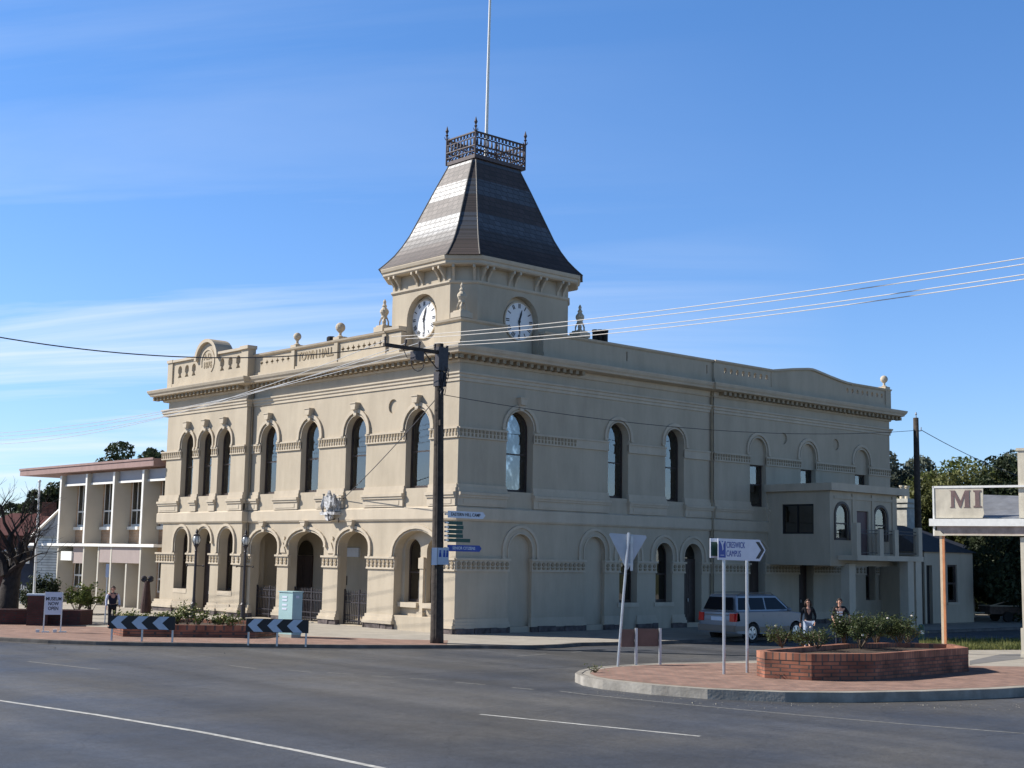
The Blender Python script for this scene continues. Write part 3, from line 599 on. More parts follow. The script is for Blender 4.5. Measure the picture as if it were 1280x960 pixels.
# --- windows
def window(T, c, wd, z0, zap, d, arched=True, rail=None, cur=None, parent=hall, fm=None, bars=0, gm='glass', mul=0):
    f = MB(T); t = .075; rail = rail or (z0+(zap-z0)*.47); h = wd/2; zs = zap-h
    if arched:
        n = 10; up = [(c-h+t, rail+.03), (c+h-t, rail+.03)]+[(c+(h-t)*math.cos(PI*i/n), zs+(h-t)*math.sin(PI*i/n)) for i in range(n+1)]
        f.prism(arch(c, wd+.04, z0, zap+.02), [rect(c-h+t, c+h-t, z0+.12, rail-.03), up], d-.07, d)
    else: f.prism(rect(c-h-.02, c+h+.02, z0, zap+.02), [rect(c-h+t, c+h-t, z0+.12, rail-.03), rect(c-h+t, c+h-t, rail+.03, zap-t)], d-.07, d)
    for i in range(mul): x = c-h+wd*(i+1)/(mul+1); f.box(x-.02, x+.02, d-.06, d-.005, z0+.1, zap-.1)
    o = f.build('window', fm or K['frame'], parent)
    g = MB(T); P = arch(c, wd, z0, zap) if arched else rect(c-h, c+h, z0, zap); g.prism(P, [], d-.05, d-.035); g.build('pane', K[gm], o)
    if cur:
        q = MB(T)
        for (a, b, za, zb, wav) in cur:    # slightly pleated cloth with an uneven hem
            n = 9; vs = []; fs = []
            for i in range(n+1):
                x = c-h+wd*(a+(b-a)*i/n); dd_ = d-.065-.025*(i % 2)-.01*rnd.random(); ex = max(0, h*h-(x-c)**2)**.5
                top = min(zb, (zs+ex-.04) if arched else zb); vs += [(x, dd_, za+wav*rnd.random()), (x, dd_, top)]
            for i in range(n): fs.append((2*i, 2*i+2, 2*i+3, 2*i+1))
            q.add(vs, fs)
        q.build('curtain', K['whiteblind'] if abs(c-3.53) < .01 else K['curtain'], o)
    return o
for i, (c, wd, o) in enumerate(UL):
    z = (7.6, 7.5, 7.5, 6.6, 6.4, 6.5, 6.9)[i]
    window(TLo(o), c, wd, 6.14, 9.6, -.30, cur=[(.0, .97, 6.35+.1*(i % 2), (8.9, 8.8, 8.9, 8.7, 8.75, 8.9, 9.6)[i], .08)] if i != 6 else [(.02, .97, 7.0, 9.6, .25), (.02, .6, 6.3, 7.1, .05)])
window(TR, 3.53, 1.6, 6.05, 9.61, -.40, cur=[(.0, 1, 6.9, 9.6, .02), (.06, .96, 6.2, 6.85, .03)])
window(TR, 9.8, 1.38, 6.05, 9.61, -.40, cur=[(0, 1, 8.0, 8.5, .2), (.1, .95, 6.2, 6.45, .1)])
window(TR, 13.8, 1.38, 6.05, 9.61, -.40, cur=[(0, 1, 6.2, 9.6, .02)])
for i, c in enumerate((20.2, 24.57, 29.64)): window(TRo(.12), c, 1.36, 6.05, 8.22, -.30, arched=False, rail=7.2, cur=[(.05, .95, 7.25, 8.2, .05)])
for c, wd, z in LBAY:
    if z > 1: window(TLo(OB), c, wd, 1.25, 4.45, -.5, gm='dglass')
for c in (3.42, 1.9): window(TL, c, 1.1, 1.2, 3.95, -.66, gm='dglass')
for c, wd in ((10.55, 1.22), (13.05, 1.2)): window(TR, c, wd, 1.22, 4.05, -.4, gm='dglass', cur=[(.3, .55, 1.3, 2.4, .05)] if c > 12 else None)
for c, wd in ((30.35, .95), (31.6, .9)): window(TRo(.12), c, wd, 1.2, 4.05, -.4, gm='dglass')
def door(T, c, wd, z0, zap, d, fan='dglass'):
    m = MB(T); m.box(c-wd/2, c-.01, d-.08, d, z0, zap-wd/2-.1); m.box(c+.01, c+wd/2, d-.08, d, z0, zap-wd/2-.1)
    for s_ in (-1, 1):
        for za, zb in ((.3, 1.3), (1.5, 2.6)): m.box(c+s_*wd/4-wd*.15, c+s_*wd/4+wd*.15, d, d+.02, z0+za, z0+min(zb, zap-wd/2-z0-.3))
    o = m.build('door', K['frame'], hall)
    g = MB(T); g.prism(arch(c, wd, zap-wd/2-.08, zap), [], d-.06, d-.03); g.build('fanlight', K[fan], o)
    h = MB(T); h.box(c+.05, c+.09, d+.0, d+.06, z0+1.0, z0+1.15); h.build('handle', K['steel'], o)
door(TLo(OB), 20.2, 1.42, .03, 4.45, -.5)
door(TR, 15.18, 1.3, .22, 4.05, -.42)
door(TRo(.12), 20.1, 1.35, .22, 4.05, -.45); door(TRo(.12), 24.3, 1.3, .1, 4.05, -.45); door(TRo(.12), 28.2, 1.3, .1, 4.05, -.45)
# things in the portico: doors, sign, plaques, gates
TP = lambda s, d, z: (3.3-d, s, z)
for c in (16.05, 13.6, 8.9): door(TP, c, 1.35, .02, 3.9, .1)
m = MB(TP); m.box(11.3, 13.1, .0, .12, 3.1, 3.55); m.build('portico_sign', K['signwhite'], hall)
m = MB(TP); m.box(12.35, 12.75, 0, .05, 1.7, 2.15); m.build('plaque', K['iron'], hall); m = MB(TP); m.disc(7.25, 1.95, .22, 0, .05); m.build('plaque', K['iron'], hall)
for c, wd in PORT:
    m = MB(TL); a = c-wd/2+.02; b = c+wd/2-.02
    for z in (.18, .42, 1.0, 1.38): m.box(a, b, -.46, -.42, z, z+.05)
    n = int((b-a)/.13)
    for i in range(n+1):
        x = a+(b-a)*i/n; m.box(x-.014, x+.014, -.454, -.426, .08, 1.48); m.add([(x-.035, -.44, 1.48), (x+.035, -.44, 1.48), (x, -.44, 1.62), (x, -.47, 1.48)], [(0, 1, 2), (0, 2, 3), (1, 2, 3)])
        if i % 2 == 0: m.box(x-.05, x+.05, -.448, -.432, 1.12, 1.30)
    for x in (a, c, b): m.box(x-.035, x+.035, -.475, -.405, .03, 1.62)
    m.build('gate', K['iron'], hall)
# --- parapets
star = lambda c, z, r: [(c+(r if i % 2 == 0 else r*.45)*math.cos(i*PI/4+PI/8*0), z+(r if i % 2 == 0 else r*.45)*math.sin(i*PI/4)) for i in range(8)]
keyh = lambda c, z0, z1, wd: [(c-wd*.5, z0), (c+wd*.5, z0), (c+wd*.28, z0+.14), (c+wd*.28, z0+.22), (c+wd*.5, z0+.28)]+[(c+wd*.5*math.cos(PI*i/8), z1-wd*.5+wd*.5*math.sin(PI*i/8)) for i in range(9)]+[(c-wd*.5, z0+.28), (c-wd*.28, z0+.22), (c-wd*.28, z0+.14)]
pp = MB(TLo(OB))
ac = 20.72
pp.prism([(16.6, 12.1), (24.9, 12.1), (24.9, 13.62), (ac+1.05, 13.62)]+[(ac+1.05*math.cos(PI*i/14), 13.5+1.0*math.sin(PI*i/14)) for i in range(1, 14)]+[(ac-1.05, 13.62), (16.6, 13.62)],
         [keyh(c, 12.72, 13.38, .42) for c in (23.72, 22.96, 22.2, 19.2, 18.37, 17.58)], -.32, -.02)
for a, b in ((24.45, 24.98), (16.5, 17.15)): pp.box(a, b, -.4, .06, 12.1, 13.62)
pp.box(16.53, 24.93, -.36, .045, 12.1, 12.42)
pp.T = TL
sh = [star(13.4+i*.49, 12.85, .16) for i in range(6)]+[star(5.75+i*.42, 12.85, .16) for i in range(8)]
pp.prism(rect(4.2, 16.45, 12.1, 13.22), sh, -.30, -.02)
pp.prism(rect(.0, 1.8, 12.1, 13.22), [], -.30, 0)
pp.box(0, 1.8, -.02, .04, 12.1, 12.4); pp.box(4.22, 16.4, -.02, .05, 12.1, 12.38)
for c in (12.84, 9.15, 5.35): pp.box(c-.14, c+.14, -.34, .085, 12.15, 13.19)
pp.T = TR
pp.prism(rect(.301, 2.6, 12.1, 13.22), [], -.30, 0); pp.prism(rect(4.85, 16.65, 12.1, 13.22), [rect(10.3, 10.38, 12.6, 13.05), rect(16.2, 16.28, 12.6, 13.05)], -.30, 0)
pp.box(4.85, 16.6, -.02, .04, 12.1, 12.4)
pp.T = TRo(.12)
gt = [(21.4, 13.24), (23.2, 13.50), (24.5, 13.65), (24.9, 13.67), (25.3, 13.63), (26.6, 13.44), (27.6, 13.31), (28.2, 13.255), (28.7, 13.24)]
oval = lambda c, z, a, b: [(c+a*math.cos(PI*i/4), z+b*math.sin(PI*i/4)) for i in range(8)]
pp.prism([(16.65, 12.1), (32.5, 12.1), (32.5, 13.22), (28.8, 13.22)]+gt[::-1]+[(16.65, 13.22)], [oval(17.55+i*.49, 12.88, .11, .15) for i in range(8)]+[oval(28.35+i*.49, 12.9, .10, .14) for i in range(8)], -.30, 0)
pp.box(16.65, 32.5, -.02, .05, 12.1, 12.4); pp.box(32.1, 32.62, -.4, .07, 12.1, 13.3); pp.box(21.34, 21.42, -.02, .03, 12.4, 13.2)
pp.T = None
pp.box(-.02+OB*0, 2, 24.95, 25.2, 12.1, 13.2)
pp.build('parapet', K['stucco'], hall)
cpn = MB(); cprof = [(-.36, 13.20), (.02, 13.20), (.10, 13.26), (.13, 13.34), (-.36, 13.36)]
cpn.sweep([(0, 16.5), (0, 5.3)], cprof); cpn.sweep([(0, 1.8), (0, 0), (2.6, 0)], [(d, z+.0) for d, z in cprof]); cpn.sweep([(4.85, 0), (16.65, 0)], cprof)
cpn.sweep([(16.65, -.12), (21.4, -.12)], cprof); cpn.sweep([(28.7, -.12), (32.55, -.12), (32.55, 1)], cprof)
cpn.sweep([(0, 5.3), (0, 4.2)], [(-.36, 13.25), (.02, 13.25), (.12, 13.33), (.14, 13.45), (-.36, 13.47)])
cpn.T = TRo(.12); cpn.prism([(x, z) for x, z in gt]+[(x, z+.11) for x, z in gt[::-1]], [], -.36, .12)
cpn.T = TLo(OB)
cpn.box(24.4, 25.02, -.42, .12, 13.62, 13.78); cpn.box(ac+.95, 24.4, -.36, .1, 13.62, 13.75); cpn.box(17.15, ac-.95, -.36, .1, 13.62, 13.75); cpn.box(16.42, 17.2, -.42, .16, 13.62, 13.80)
cpn.prism([(ac+1.2*math.cos(PI*i/16), 13.45+1.12*math.sin(PI*i/16)) for i in range(17)]+[(ac+1.0*math.cos(PI*i/16), 13.45+.94*math.sin(PI*i/16)) for i in range(16, -1, -1)], [], -.9, .16)
cpn.T = None; cpn.build('coping', K['trim'], hall)
ar = MB(TLo(OB)); ar.prism([(ac+.72*math.cos(PI*i/12*1.0-.35), 13.35+.72*math.sin(PI*i/12*1.0-.35)) for i in range(0, 18)]+[(ac+.62*math.cos(PI*i/12-.35), 13.35+.62*math.sin(PI*i/12-.35)) for i in range(17, -1, -1)], [], -.03, .02); ar.build('date_panel', K['trim'], hall)
textobj('date_lettering', 'A.D.\n1876', .46, K['dtrim'], hall, facing((-OB+.03, ac, 13.38), '-x'), .03, .012)
textobj('name_lettering', 'TOWN HALL', .56, K['dtrim'], hall, facing((.03, 11.0, 12.82), '-x'), .04, .014, xs=.92)
# balls and urns on pedestals
def finial(x, y, z, r, name='ball_finial'):
    m = MB(); m.box(x-.24, x+.24, y-.24, y+.24, z, z+.16); m.lathe([(.13, z+.16), (.16, z+.2), (.07, z+.26), (.07, z+.38), (r*.5, z+.42)], x, y, 12); m.ball((x, y, z+.40+r), r, 14); m.build(name, K['trim'], hall, smooth=False)
finial(.15, 12.84, 13.32, .20); finial(.15, 9.15, 13.32, .24); finial(32.3, .05, 13.32, .22)
def urn(x, y, z):
    m = MB(); m.box(x-.34, x+.34, y-.34, y+.34, z, z+.24); m.box(x-.26, x+.26, y-.26, y+.26, z+.24, z+.32)
    m.lathe([(.15, z+.32), (.08, z+.42), (.10, z+.52), (.07, z+.62), (.15, z+.70), (.13, z+.78), (.21, z+.94), (.20, z+1.04), (.09, z+1.18), (.12, z+1.24), (.06, z+1.34), (.08, z+1.44), (.02, z+1.56)], x, y, 12)
    for a in range(4): q = a*PI/2+PI/4; m.tube([(x+.2*math.cos(q), y+.2*math.sin(q), z+.32), (x+.20*math.cos(q), y+.20*math.sin(q), z+.5), (x+.10*math.cos(q), y+.16*math.sin(q), z+.68)], .04, 5)
    m.build('urn', K['trim'], hall)
urn(.2, .22, 13.36); urn(.2, 5.75, 13.34); urn(7.3, .15, 13.36)
# chimney pots behind the parapets
for u in (743.5, 750, 756.5):
    p = W(u, 428, 66); m = MB(); m.lathe([(.13, 12.2), (.13, 14.12), (.155, 14.14), (.155, 14.24), (.12, 14.27)], p.x, p.y, 10); m.build('chimney_pot', K['dark'], hall)
for u in (414, 430):
    p = W(u, 420, 73); m = MB(); m.lathe([(.2, 12.3), (.17, 14.45), (.24, 14.5), (.24, 14.66), (.18, 14.72)], p.x, p.y, 10); m.build('chimney_pot', K['dark'], hall)
# rain pipes
m = MB(); m.tube([(16.50, -.09, .3), (16.50, -.09, 12.0)], .055, 8); m.box(16.38, 16.62, -.2, -.001, 11.5, 11.75); m.build('rain_pipe', K['dtrim'], hall)
m = MB(); m.tube([(-.08, 16.40, .3), (-.08, 16.40, 11.4)], .045, 8); m.build('rain_pipe', K['dtrim'], hall)
# coat of arms on a bracket: shield with two supporters and a crest, globe beneath
ca = MB(TL); cy_ = 8.8
ca.prism([(cy_-.24, 5.45), (cy_, 5.2), (cy_+.24, 5.45), (cy_+.26, 5.9), (cy_-.26, 5.9)], [], .35, .5)
ca.disc(cy_, 5.0, .26, .28, .44, n=12)
for s_ in (-1, 1):
    ca.T = TL; ca.tube([(cy_+s_*.45, .42, 5.1), (cy_+s_*.50, .42, 5.45), (cy_+s_*.38, .42, 5.75), (cy_+s_*.42, .42, 6.0)], [.09, .12, .1, .07], 6); ca.tube([(cy_+s_*.46, .42, 5.55), (cy_+s_*.22, .46, 5.7)], .05, 5)
ca.tube([(cy_, .4, 5.9), (cy_, .4, 6.15)], [.16, .06], 6); ca.prism([(cy_-.55, 5.02), (cy_+.55, 5.02), (cy_+.6, 5.15), (cy_-.6, 5.15)], [], .1, .5)
ca.box(cy_-.5, cy_+.5, .0, .2, 5.2, 5.95)
ca.build('coat_of_arms', mat('aged_relief', (.42, .42, .42), .7, .75, 9), hall)
cr = MB(TL); cr.tube([(cy_-.1, .08, 4.85), (cy_-.1, .45, 4.75), (cy_-.15, .55, 5.1)], .03, 6); cr.tube([(cy_-.3, .05, 4.7), (cy_-.8, .4, 4.85)], .025, 6); cr.build('crest_bracket', K['iron'], hall)
# --- tower
cx, cy0 = 3.9, 3.22
def octo(hx, hy, c): return [(cx-hx, cy0+hy-c), (cx-hx, cy0-hy+c), (cx-hx+c, cy0-hy), (cx+hx-c, cy0-hy), (cx+hx, cy0-hy+c), (cx+hx, cy0+hy-c), (cx+hx-c, cy0+hy), (cx-hx+c, cy0+hy)]
HX, HY, CH = 3.6, 2.92, .85
tw = MB(); t_ = .5
niL = 3.1; niR = 3.72
tw.T = TLo(-.3); tw.prism(rect(cy0-HY+CH, cy0+HY-CH, 12.15, 16.0), [arch(niL, 2.15, 12.3, 14.82)], -t_, 0)
tw.T = TRo(-.3); tw.prism(rect(cx-HX+CH, cx+HX-CH, 12.15, 16.0), [arch(niR, 2.15, 12.3, 14.82)], -t_, 0)
tw.T = None
oc = octo(HX, HY, CH); oi = octo(HX-t_, HY-t_, CH-.2)
for i in (1, 3, 4, 5, 6, 7):
    j = (i+1) % 8; tw.slab([oc[i], oc[j], oi[j], oi[i]], 12.15, 16.0)
tw.box(.85, 6.9, .85, 5.6, 12.2, 12.5)
tw.build('tower_wall', K['stucco'], hall)
tm = MB(); tm.sweep(oc, [(-.1, 15.02), (.03, 15.02), (.08, 15.08), (.08, 15.16), (-.1, 15.2)], closed=True)
tm.sweep(oc, [(-.2, 15.80), (.40, 15.80), (.46, 15.86), (.46, 15.98), (.52, 16.02), (.56, 16.14), (.56, 16.18), (-.2, 16.2)], closed=True); tm.build('tower_cornice', K['trim'], hall)
bk_ = MB()
def bracket(px_, py_, nx, ny):
    bk_.cut(); tx, ty = -ny, nx; w_ = .055
    prof = [(0, 15.16), (.05, 15.16), (.10, 15.35), (.30, 15.62), (.42, 15.68), (.42, 15.80), (0, 15.80)]; n = len(prof)
    vs = [(px_+nx*d+tx*w_*s_, py_+ny*d+ty*w_*s_, z) for s_ in (-1, 1) for d, z in prof]
    bk_.add(vs, [tuple(range(n)), tuple(range(n, 2*n))]+[(i, (i+1) % n, n+(i+1) % n, n+i) for i in range(n)])
for y in (1.5, 1.86, 3.05, 3.42, 4.72, 5.08): bracket(.3, y, -1, 0)
for x in (1.35, 1.72, 2.95, 3.32, 4.55, 4.92, 5.95, 6.32): bracket(x, .3, 0, -1)
for t in (.12, .88): bracket(.3+CH*t, .3+CH*(1-t), -.7071, -.7071)
build_split(bk_, 'eaves_bracket', K['trim'], hall)
def clock(T, c):
    f = MB(T); f.disc(c, 13.75, .84, -.36, -.32, n=40); o = f.build('clock_face', K['clock'], hall)
    b = MB(T); b.box(c-1.2, c+.85, -.5, -.37, 12.2, 14.9); b.prism([(c+.91*math.cos(2*PI*i/40), 13.75+.91*math.sin(2*PI*i/40)) for i in range(40)], [[(c+.84*math.cos(2*PI*i/40), 13.75+.84*math.sin(2*PI*i/40)) for i in range(40)]], -.371, -.30); b.build('clock_surround', K['trim'], hall)
    m = MB(T); sg = -1 if T(1, 0, 0)[1] > T(0, 0, 0)[1]+.5 else 1
    for k in range(12):
        a = k*PI/6; n = (2, 1, 1, 2, 2, 1, 2, 3, 3, 2, 1, 2)[k]
        for q in range(n):
            off = (q-(n-1)/2)*.075
            def P(r, o): return (c+sg*(r*math.sin(a)+o*math.cos(a)), 13.75+r*math.cos(a)-o*math.sin(a))
            m.prism([P(.60, off-.022), P(.60, off+.022), P(.80, off+.022), P(.80, off-.022)], [], -.321, -.312)
    m.build('numerals', K['black'], o)
    h = MB(T)
    for a, l, w_ in ((R(16), .56, .05), (R(176), .66, .03)):
        def P(r, o): return (c+sg*(r*math.sin(a)+o*math.cos(a)), 13.75+r*math.cos(a)-o*math.sin(a))
        h.prism([P(-.15, -w_*.6), P(-.15, w_*.6), P(l*.6, w_), P(l, 0), P(l*.6, -w_)], [], -.31, -.295)
    h.disc(c, 13.75, .07, -.31, -.285, n=12); h.build('hands', K['black'], o)
clock(TLo(-.3), niL+.24); clock(TRo(-.3), niR+.20)
# niche jamb blocks closing the parapet beside each clock
# roof
prf = [(0, 1.0), (.03, .945), (.07, .875), (.134, .775), (.22, .67), (.33, .56), (.5625, .375), (.795, .19), (1.0, 0.02)]
rf = MB(); rings = []
ZE, ZT = 16.19, 21.30
for t, u in prf:
    hx = 1.42+(4.16-1.42)*u; hy = .93+(3.48-.93)*u; c = .10+(1.02-.10)*u; rings.append((octo(hx, hy, c), ZE+(ZT-ZE)*t))
vs = [(p[0], p[1], z) for rg, z in rings for p in rg]; fs = []
for k in range(len(rings)-1):
    for i in range(8): j = (i+1) % 8; fs.append((k*8+i, k*8+j, (k+1)*8+j, (k+1)*8+i))
fs.append(tuple(range(8))); fs.append(tuple((len(rings)-1)*8+i for i in range(8)))
rf.add(vs, fs); roof = rf.build('tower_roof', K['slate'], hall)
hp = MB()
for i in range(8): hp.tube([(rg[i][0], rg[i][1], z+.01) for rg, z in rings], .032, 6)
hp.build('ridge_roll', mat('lead_roll', (.13, .125, .12), .55, .15, 4, metal=.3), roof)
# iron cresting platform
px0, px1, py0, py1 = 2.45, 5.55, 2.2, 4.28
cs = MB(); cs.box(px0+.12, px1-.12, py0+.12, py1-.12, 21.22, 21.4); cs.box(px0, px1, py0, py1, 21.38, 21.56); rail = cs.build('tower_cresting', K['ironp'], hall)
lt = MB()
for (a, b) in (((px0, py0), (px1, py0)), ((px0, py0), (px0, py1)), ((px1, py0), (px1, py1)), ((px0, py1), (px1, py1))):
    a = Vector(a); b = Vector(b); Ln = (b-a).length; d = (b-a)/Ln
    def pt(s_, z): q = a+d*s_; return (q.x, q.y, z)
    for z, r in ((21.72, .03), (21.98, .045), (22.34, .03), (22.60, .05)): lt.tube([pt(0, z), pt(Ln, z)], r, 5)
    n = int(Ln/.21)
    for i in range(n):
        s0 = Ln*i/n; s1 = Ln*(i+1)/n; sm = (s0+s1)/2
        lt.tube([pt(sm, 21.98), pt(sm, 22.08), pt(sm, 22.34)], [.035, .055, .028], 5)
        lt.tube([pt(s0, 22.34), pt(s1, 22.62)], .021, 4); lt.tube([pt(s1, 22.34), pt(s0, 22.62)], .021, 4)
        lt.tube([pt(sm+.06*math.cos(q*PI/4), 22.48+.06*math.sin(q*PI/4)) for q in range(9)], .018, 4)
        lt.tube([pt(s0, 21.72), pt(s1, 21.98)], .021, 4); lt.tube([pt(s1, 21.72), pt(s0, 21.98)], .021, 4); lt.tube([pt(s0, 21.56), pt(sm, 21.72), pt(s1, 21.56)], .024, 4)
lt.build('railing', K['ironp'], rail)
for x, y in ((px0, py0), (px1, py0), (px0, py1), (px1, py1)):
    q = MB(); q.tube([(x, y, 21.4), (x, y, 22.85)], .04, 8); q.lathe([(.04, 22.8), (.08, 22.86), (.03, 22.92), (.06, 23.0), (.085, 23.06), (.05, 23.14), (.01, 23.3)], x, y, 8)
    for a in range(4): q.tube([(x+.04*math.cos(a*PI/2), y+.04*math.sin(a*PI/2), 22.62), (x+.16*math.cos(a*PI/2), y+.16*math.sin(a*PI/2), 22.74)], .015, 4)
    q.build('cresting_post', K['ironp'], rail)
fp = MB(); fp.tube([(4.0, 3.25, 21.4), (4.0, 3.22, 26), (4.02, 3.16, 34)], [.085, .07, .04], 10); fp.ball((4.02, 3.16, 34.05), .12); fp.build('flagpole', K['white'], hall)

# ================================================================== BALCONY ANNEX
ax = thing('balcony_annex', 'dark cream upper floor extension on pillars with a balcony on the shaded side', 'annex', (24.3, -4, 0))
AX = lambda x, y, z: (x-24.3, y+4, z)
def amb(T=None):
    return MB((lambda s, d, z: AX(*T(s, d, z))) if T else AX)
TA = lambda s, d, z: (s, -4-d, z)
TAx = lambda s, d, z: (20.95-d, s, z)
m = amb(TA); m.prism(rect(20.95, 27.0, 3.2, 6.9), [arch(21.98, 1.1, 4.38, 6.2), rect(23.3, 24.35, 3.5, 5.9), arch(25.45, 1.1, 4.38, 6.15)], -.25, 0)
for x in (22.85, 24.6, 26.5): m.box(x, x+.18, 0, .06, 3.66, 6.75)
m.box(21.3, 26.9, .0, .05, 6.45, 6.6)
m.T = lambda s, d, z: AX(*TAx(s, d, z)); m.prism(rect(-3.75, -.12, 3.2, 6.9), [rect(-3.02, -1.06, 4.67, 6.18)], -.25, 0)
m.T = AX; m.box(26.8, 27.05, -3.75, -.12, 3.2, 6.9); m.box(20.96, 27, -3.99, -.12, 3.1, 3.21)
m.build('wall', K['stucco'], ax)
m = amb(); m.box(20.72, 27.75, -4.28, -.12, 6.84, 7.22); m.build('roof_fascia', K['trim'], ax)
def awin(T, pts_fn, d=-.15):
    pass
for c, za in ((21.98, 6.2), (25.45, 6.15)):
    f = amb(TA); f.prism(arch(c, 1.14, 4.38, za+.02), [arch(c, .92, 5.25, za-.09), rect(c-.46, c+.46, 4.5, 5.18)], -.14, -.04)
    f.prism(ring(c, .55, .68, za, .55, .13, 4.38), [], 0, .05); o = f.build('arched_window', K['frame'], ax)
    g = amb(TA); g.prism(arch(c, 1.0, 4.4, za-.05), [], -.12, -.09); g.build('pane', K['glass'], o)
g = amb(TA); g.box(21.45, 22.5, -.26, -.24, 4.4, 6.2); g.build('curtain', K['curtain'], ax)
g = amb(TA); g.box(23.3, 24.35, -.16, -.1, 3.5, 5.9); g.build('balcony_door', mat('maroon_door', (.09, .045, .05), .5, .1, 3), ax)
g = amb(TAx); g.prism(rect(-3.04, -1.04, 4.65, 6.2), [rect(-2.94, -2.0, 4.75, 6.1), rect(-1.95, -1.14, 4.75, 6.1)], -.2, -.08); o = g.build('side_window', K['black'], ax)
g = amb(TAx); g.box(-3.0, -1.1, -.18, -.14, 4.7, 6.15); g.build('pane', K['dglass'], o)
m = amb(); m.box(21.6, 27.65, -5.15, -4.001, 3.38, 3.64)
m.box(20.96, 27.0, -4.0, -.13, 3.21, 3.22)
m.build('balcony_floor', K['trim'], ax)
for x, z in ((21.75, 5.24), (23.78, 4.98), (25.15, 4.98), (27.38, 5.14)):
    m = amb(); m.box(x-.17, x+.17, -5.14, -4.82, 3.64, z); m.build('balcony_post', K['trim'], ax)
m = amb()
for z in (3.75, 4.72, 4.88): m.box(21.9, 27.25, -5.0, -4.96, z, z+.04)
for i in range(44): x = 21.95+i*.12; m.box(x-.008, x+.008, -4.985, -4.975, 3.75, 4.72)
m.box(27.3, 27.34, -4.95, -4.1, 4.72, 4.76)
m.build('balcony_railing', K['iron'], ax)
m = amb(); m.box(22.2, 22.75, -4.25, -3.75, 0, 3.2); m.build('pillar', K['trim'], ax)
m = amb(); m.box(26.2, 26.75, -5.1, -4.6, 0, 3.38); m.box(26.95, 27.5, -5.1, -4.6, 0, 3.38); m.box(26.76, 26.94, -4.9, -4.7, 0, 3.38); m.build('pillar', K['trim'], ax)

# ================================================================== OUTBUILDINGS TO THE RIGHT
ob = thing('outbuilding', 'low grey rendered outbuilding with one sash window beyond the town hall', 'outbuilding', (34, -2.9, 0))
def omb(o): return lambda x, y, z: (x-o[0], y-o[1], z)
T_ = lambda s, d, z: (s-34, -d, z)
m = MB(T_); m.prism(rect(31.4, 36.58, -.1, 3.95), [rect(33.8, 34.85, 1.15, 3.25), rect(31.6, 32.2, 0, 3.2)], -.3, 0); m.T = omb((34, -2.9)); m.box(36.28, 36.57, -2.58, 4, -.1, 3.95); m.box(31.4, 31.7, -2.58, 4, -.1, 3.95); m.build('wall', K['stucco'], ob)
m = MB(T_); m.prism(rect(33.8, 34.85, 1.15, 3.25), [rect(33.9, 34.75, 1.27, 2.15), rect(33.9, 34.75, 2.25, 3.15)], -.2, -.1); o = m.build('window', K['frame'], ob); m = MB(T_); m.box(33.85, 34.8, -.17, -.14, 1.2, 3.2); m.build('pane', K['glass'], o); m = MB(T_); m.box(33.9, 34.4, -.3, -.28, 1.2, 3.2); m.build('curtain', K['curtain'], o)
m = MB(T_); m.box(33.7, 34.95, -.1, .08, 1.02, 1.15); m.build('window_sill', K['trim'], ob); m = MB(T_); m.box(31.6, 32.2, -.25, -.2, 0, 3.2); m.build('door', K['dark'], ob)
m = MB(omb((34, -2.9))); m.add([(31.2, -3.1, 3.95), (36.8, -3.1, 3.95), (36.8, 4.2, 3.95), (31.2, 4.2, 3.95), (33, .6, 5.5), (35, .6, 5.5)], [(0, 1, 5, 4), (1, 2, 5), (2, 3, 4, 5), (3, 0, 4), (0, 3, 2, 1)]); m.build('roof', mat('dark_slate_roof', (.05, .05, .055), .7, .2, 3), ob)
rh = thing('rear_house', 'pale chimneyed house behind the outbuilding and the balcony', 'house', (39, 3, 0))
m = MB(omb((39, 3))); m.box(34, 44, 1.2, 9, -.1, 4.2); m.build('wall', K['stucco'], rh)
m = MB(omb((39, 3))); m.add([(33.7, .9, 4.2), (44.3, .9, 4.2), (44.3, 9.3, 4.2), (33.7, 9.3, 4.2), (37.5, 5, 6.1), (40.5, 5, 6.1)], [(0, 1, 5, 4), (1, 2, 5), (2, 3, 4, 5), (3, 0, 4), (0, 3, 2, 1)]); rr = m.build('roof', mat('blue_grey_tin_roof', (.04, .05, .08), .6, .2, 3), rh)
p = W(1131, 640, 90); m = MB(); q = Vector((p.x-39, p.y-3)); m.box(q.x-.5, q.x+.5, q.y-.45, q.y+.45, 3.8, 6.75); m.box(q.x-.62, q.x+.62, q.y-.57, q.y+.57, 6.75, 6.95); m.box(q.x-.7, q.x+.7, q.y-.65, q.y+.65, 7.05, 7.3); m.box(q.x-.55, q.x+.55, q.y-.5, q.y+.5, 6.95, 7.05)
m.build('chimney', mat('limed_chimney', (.50, .50, .46), .9, .2, 4, stain=.25), rr)
for dx_ in (-.28, .3): m = MB(); m.lathe([(.16, 7.3), (.13, 8.0), (.18, 8.05), (.18, 8.15)], q.x+dx_, q.y, 10); m.build('chimney_pot', K['cream'], rr)

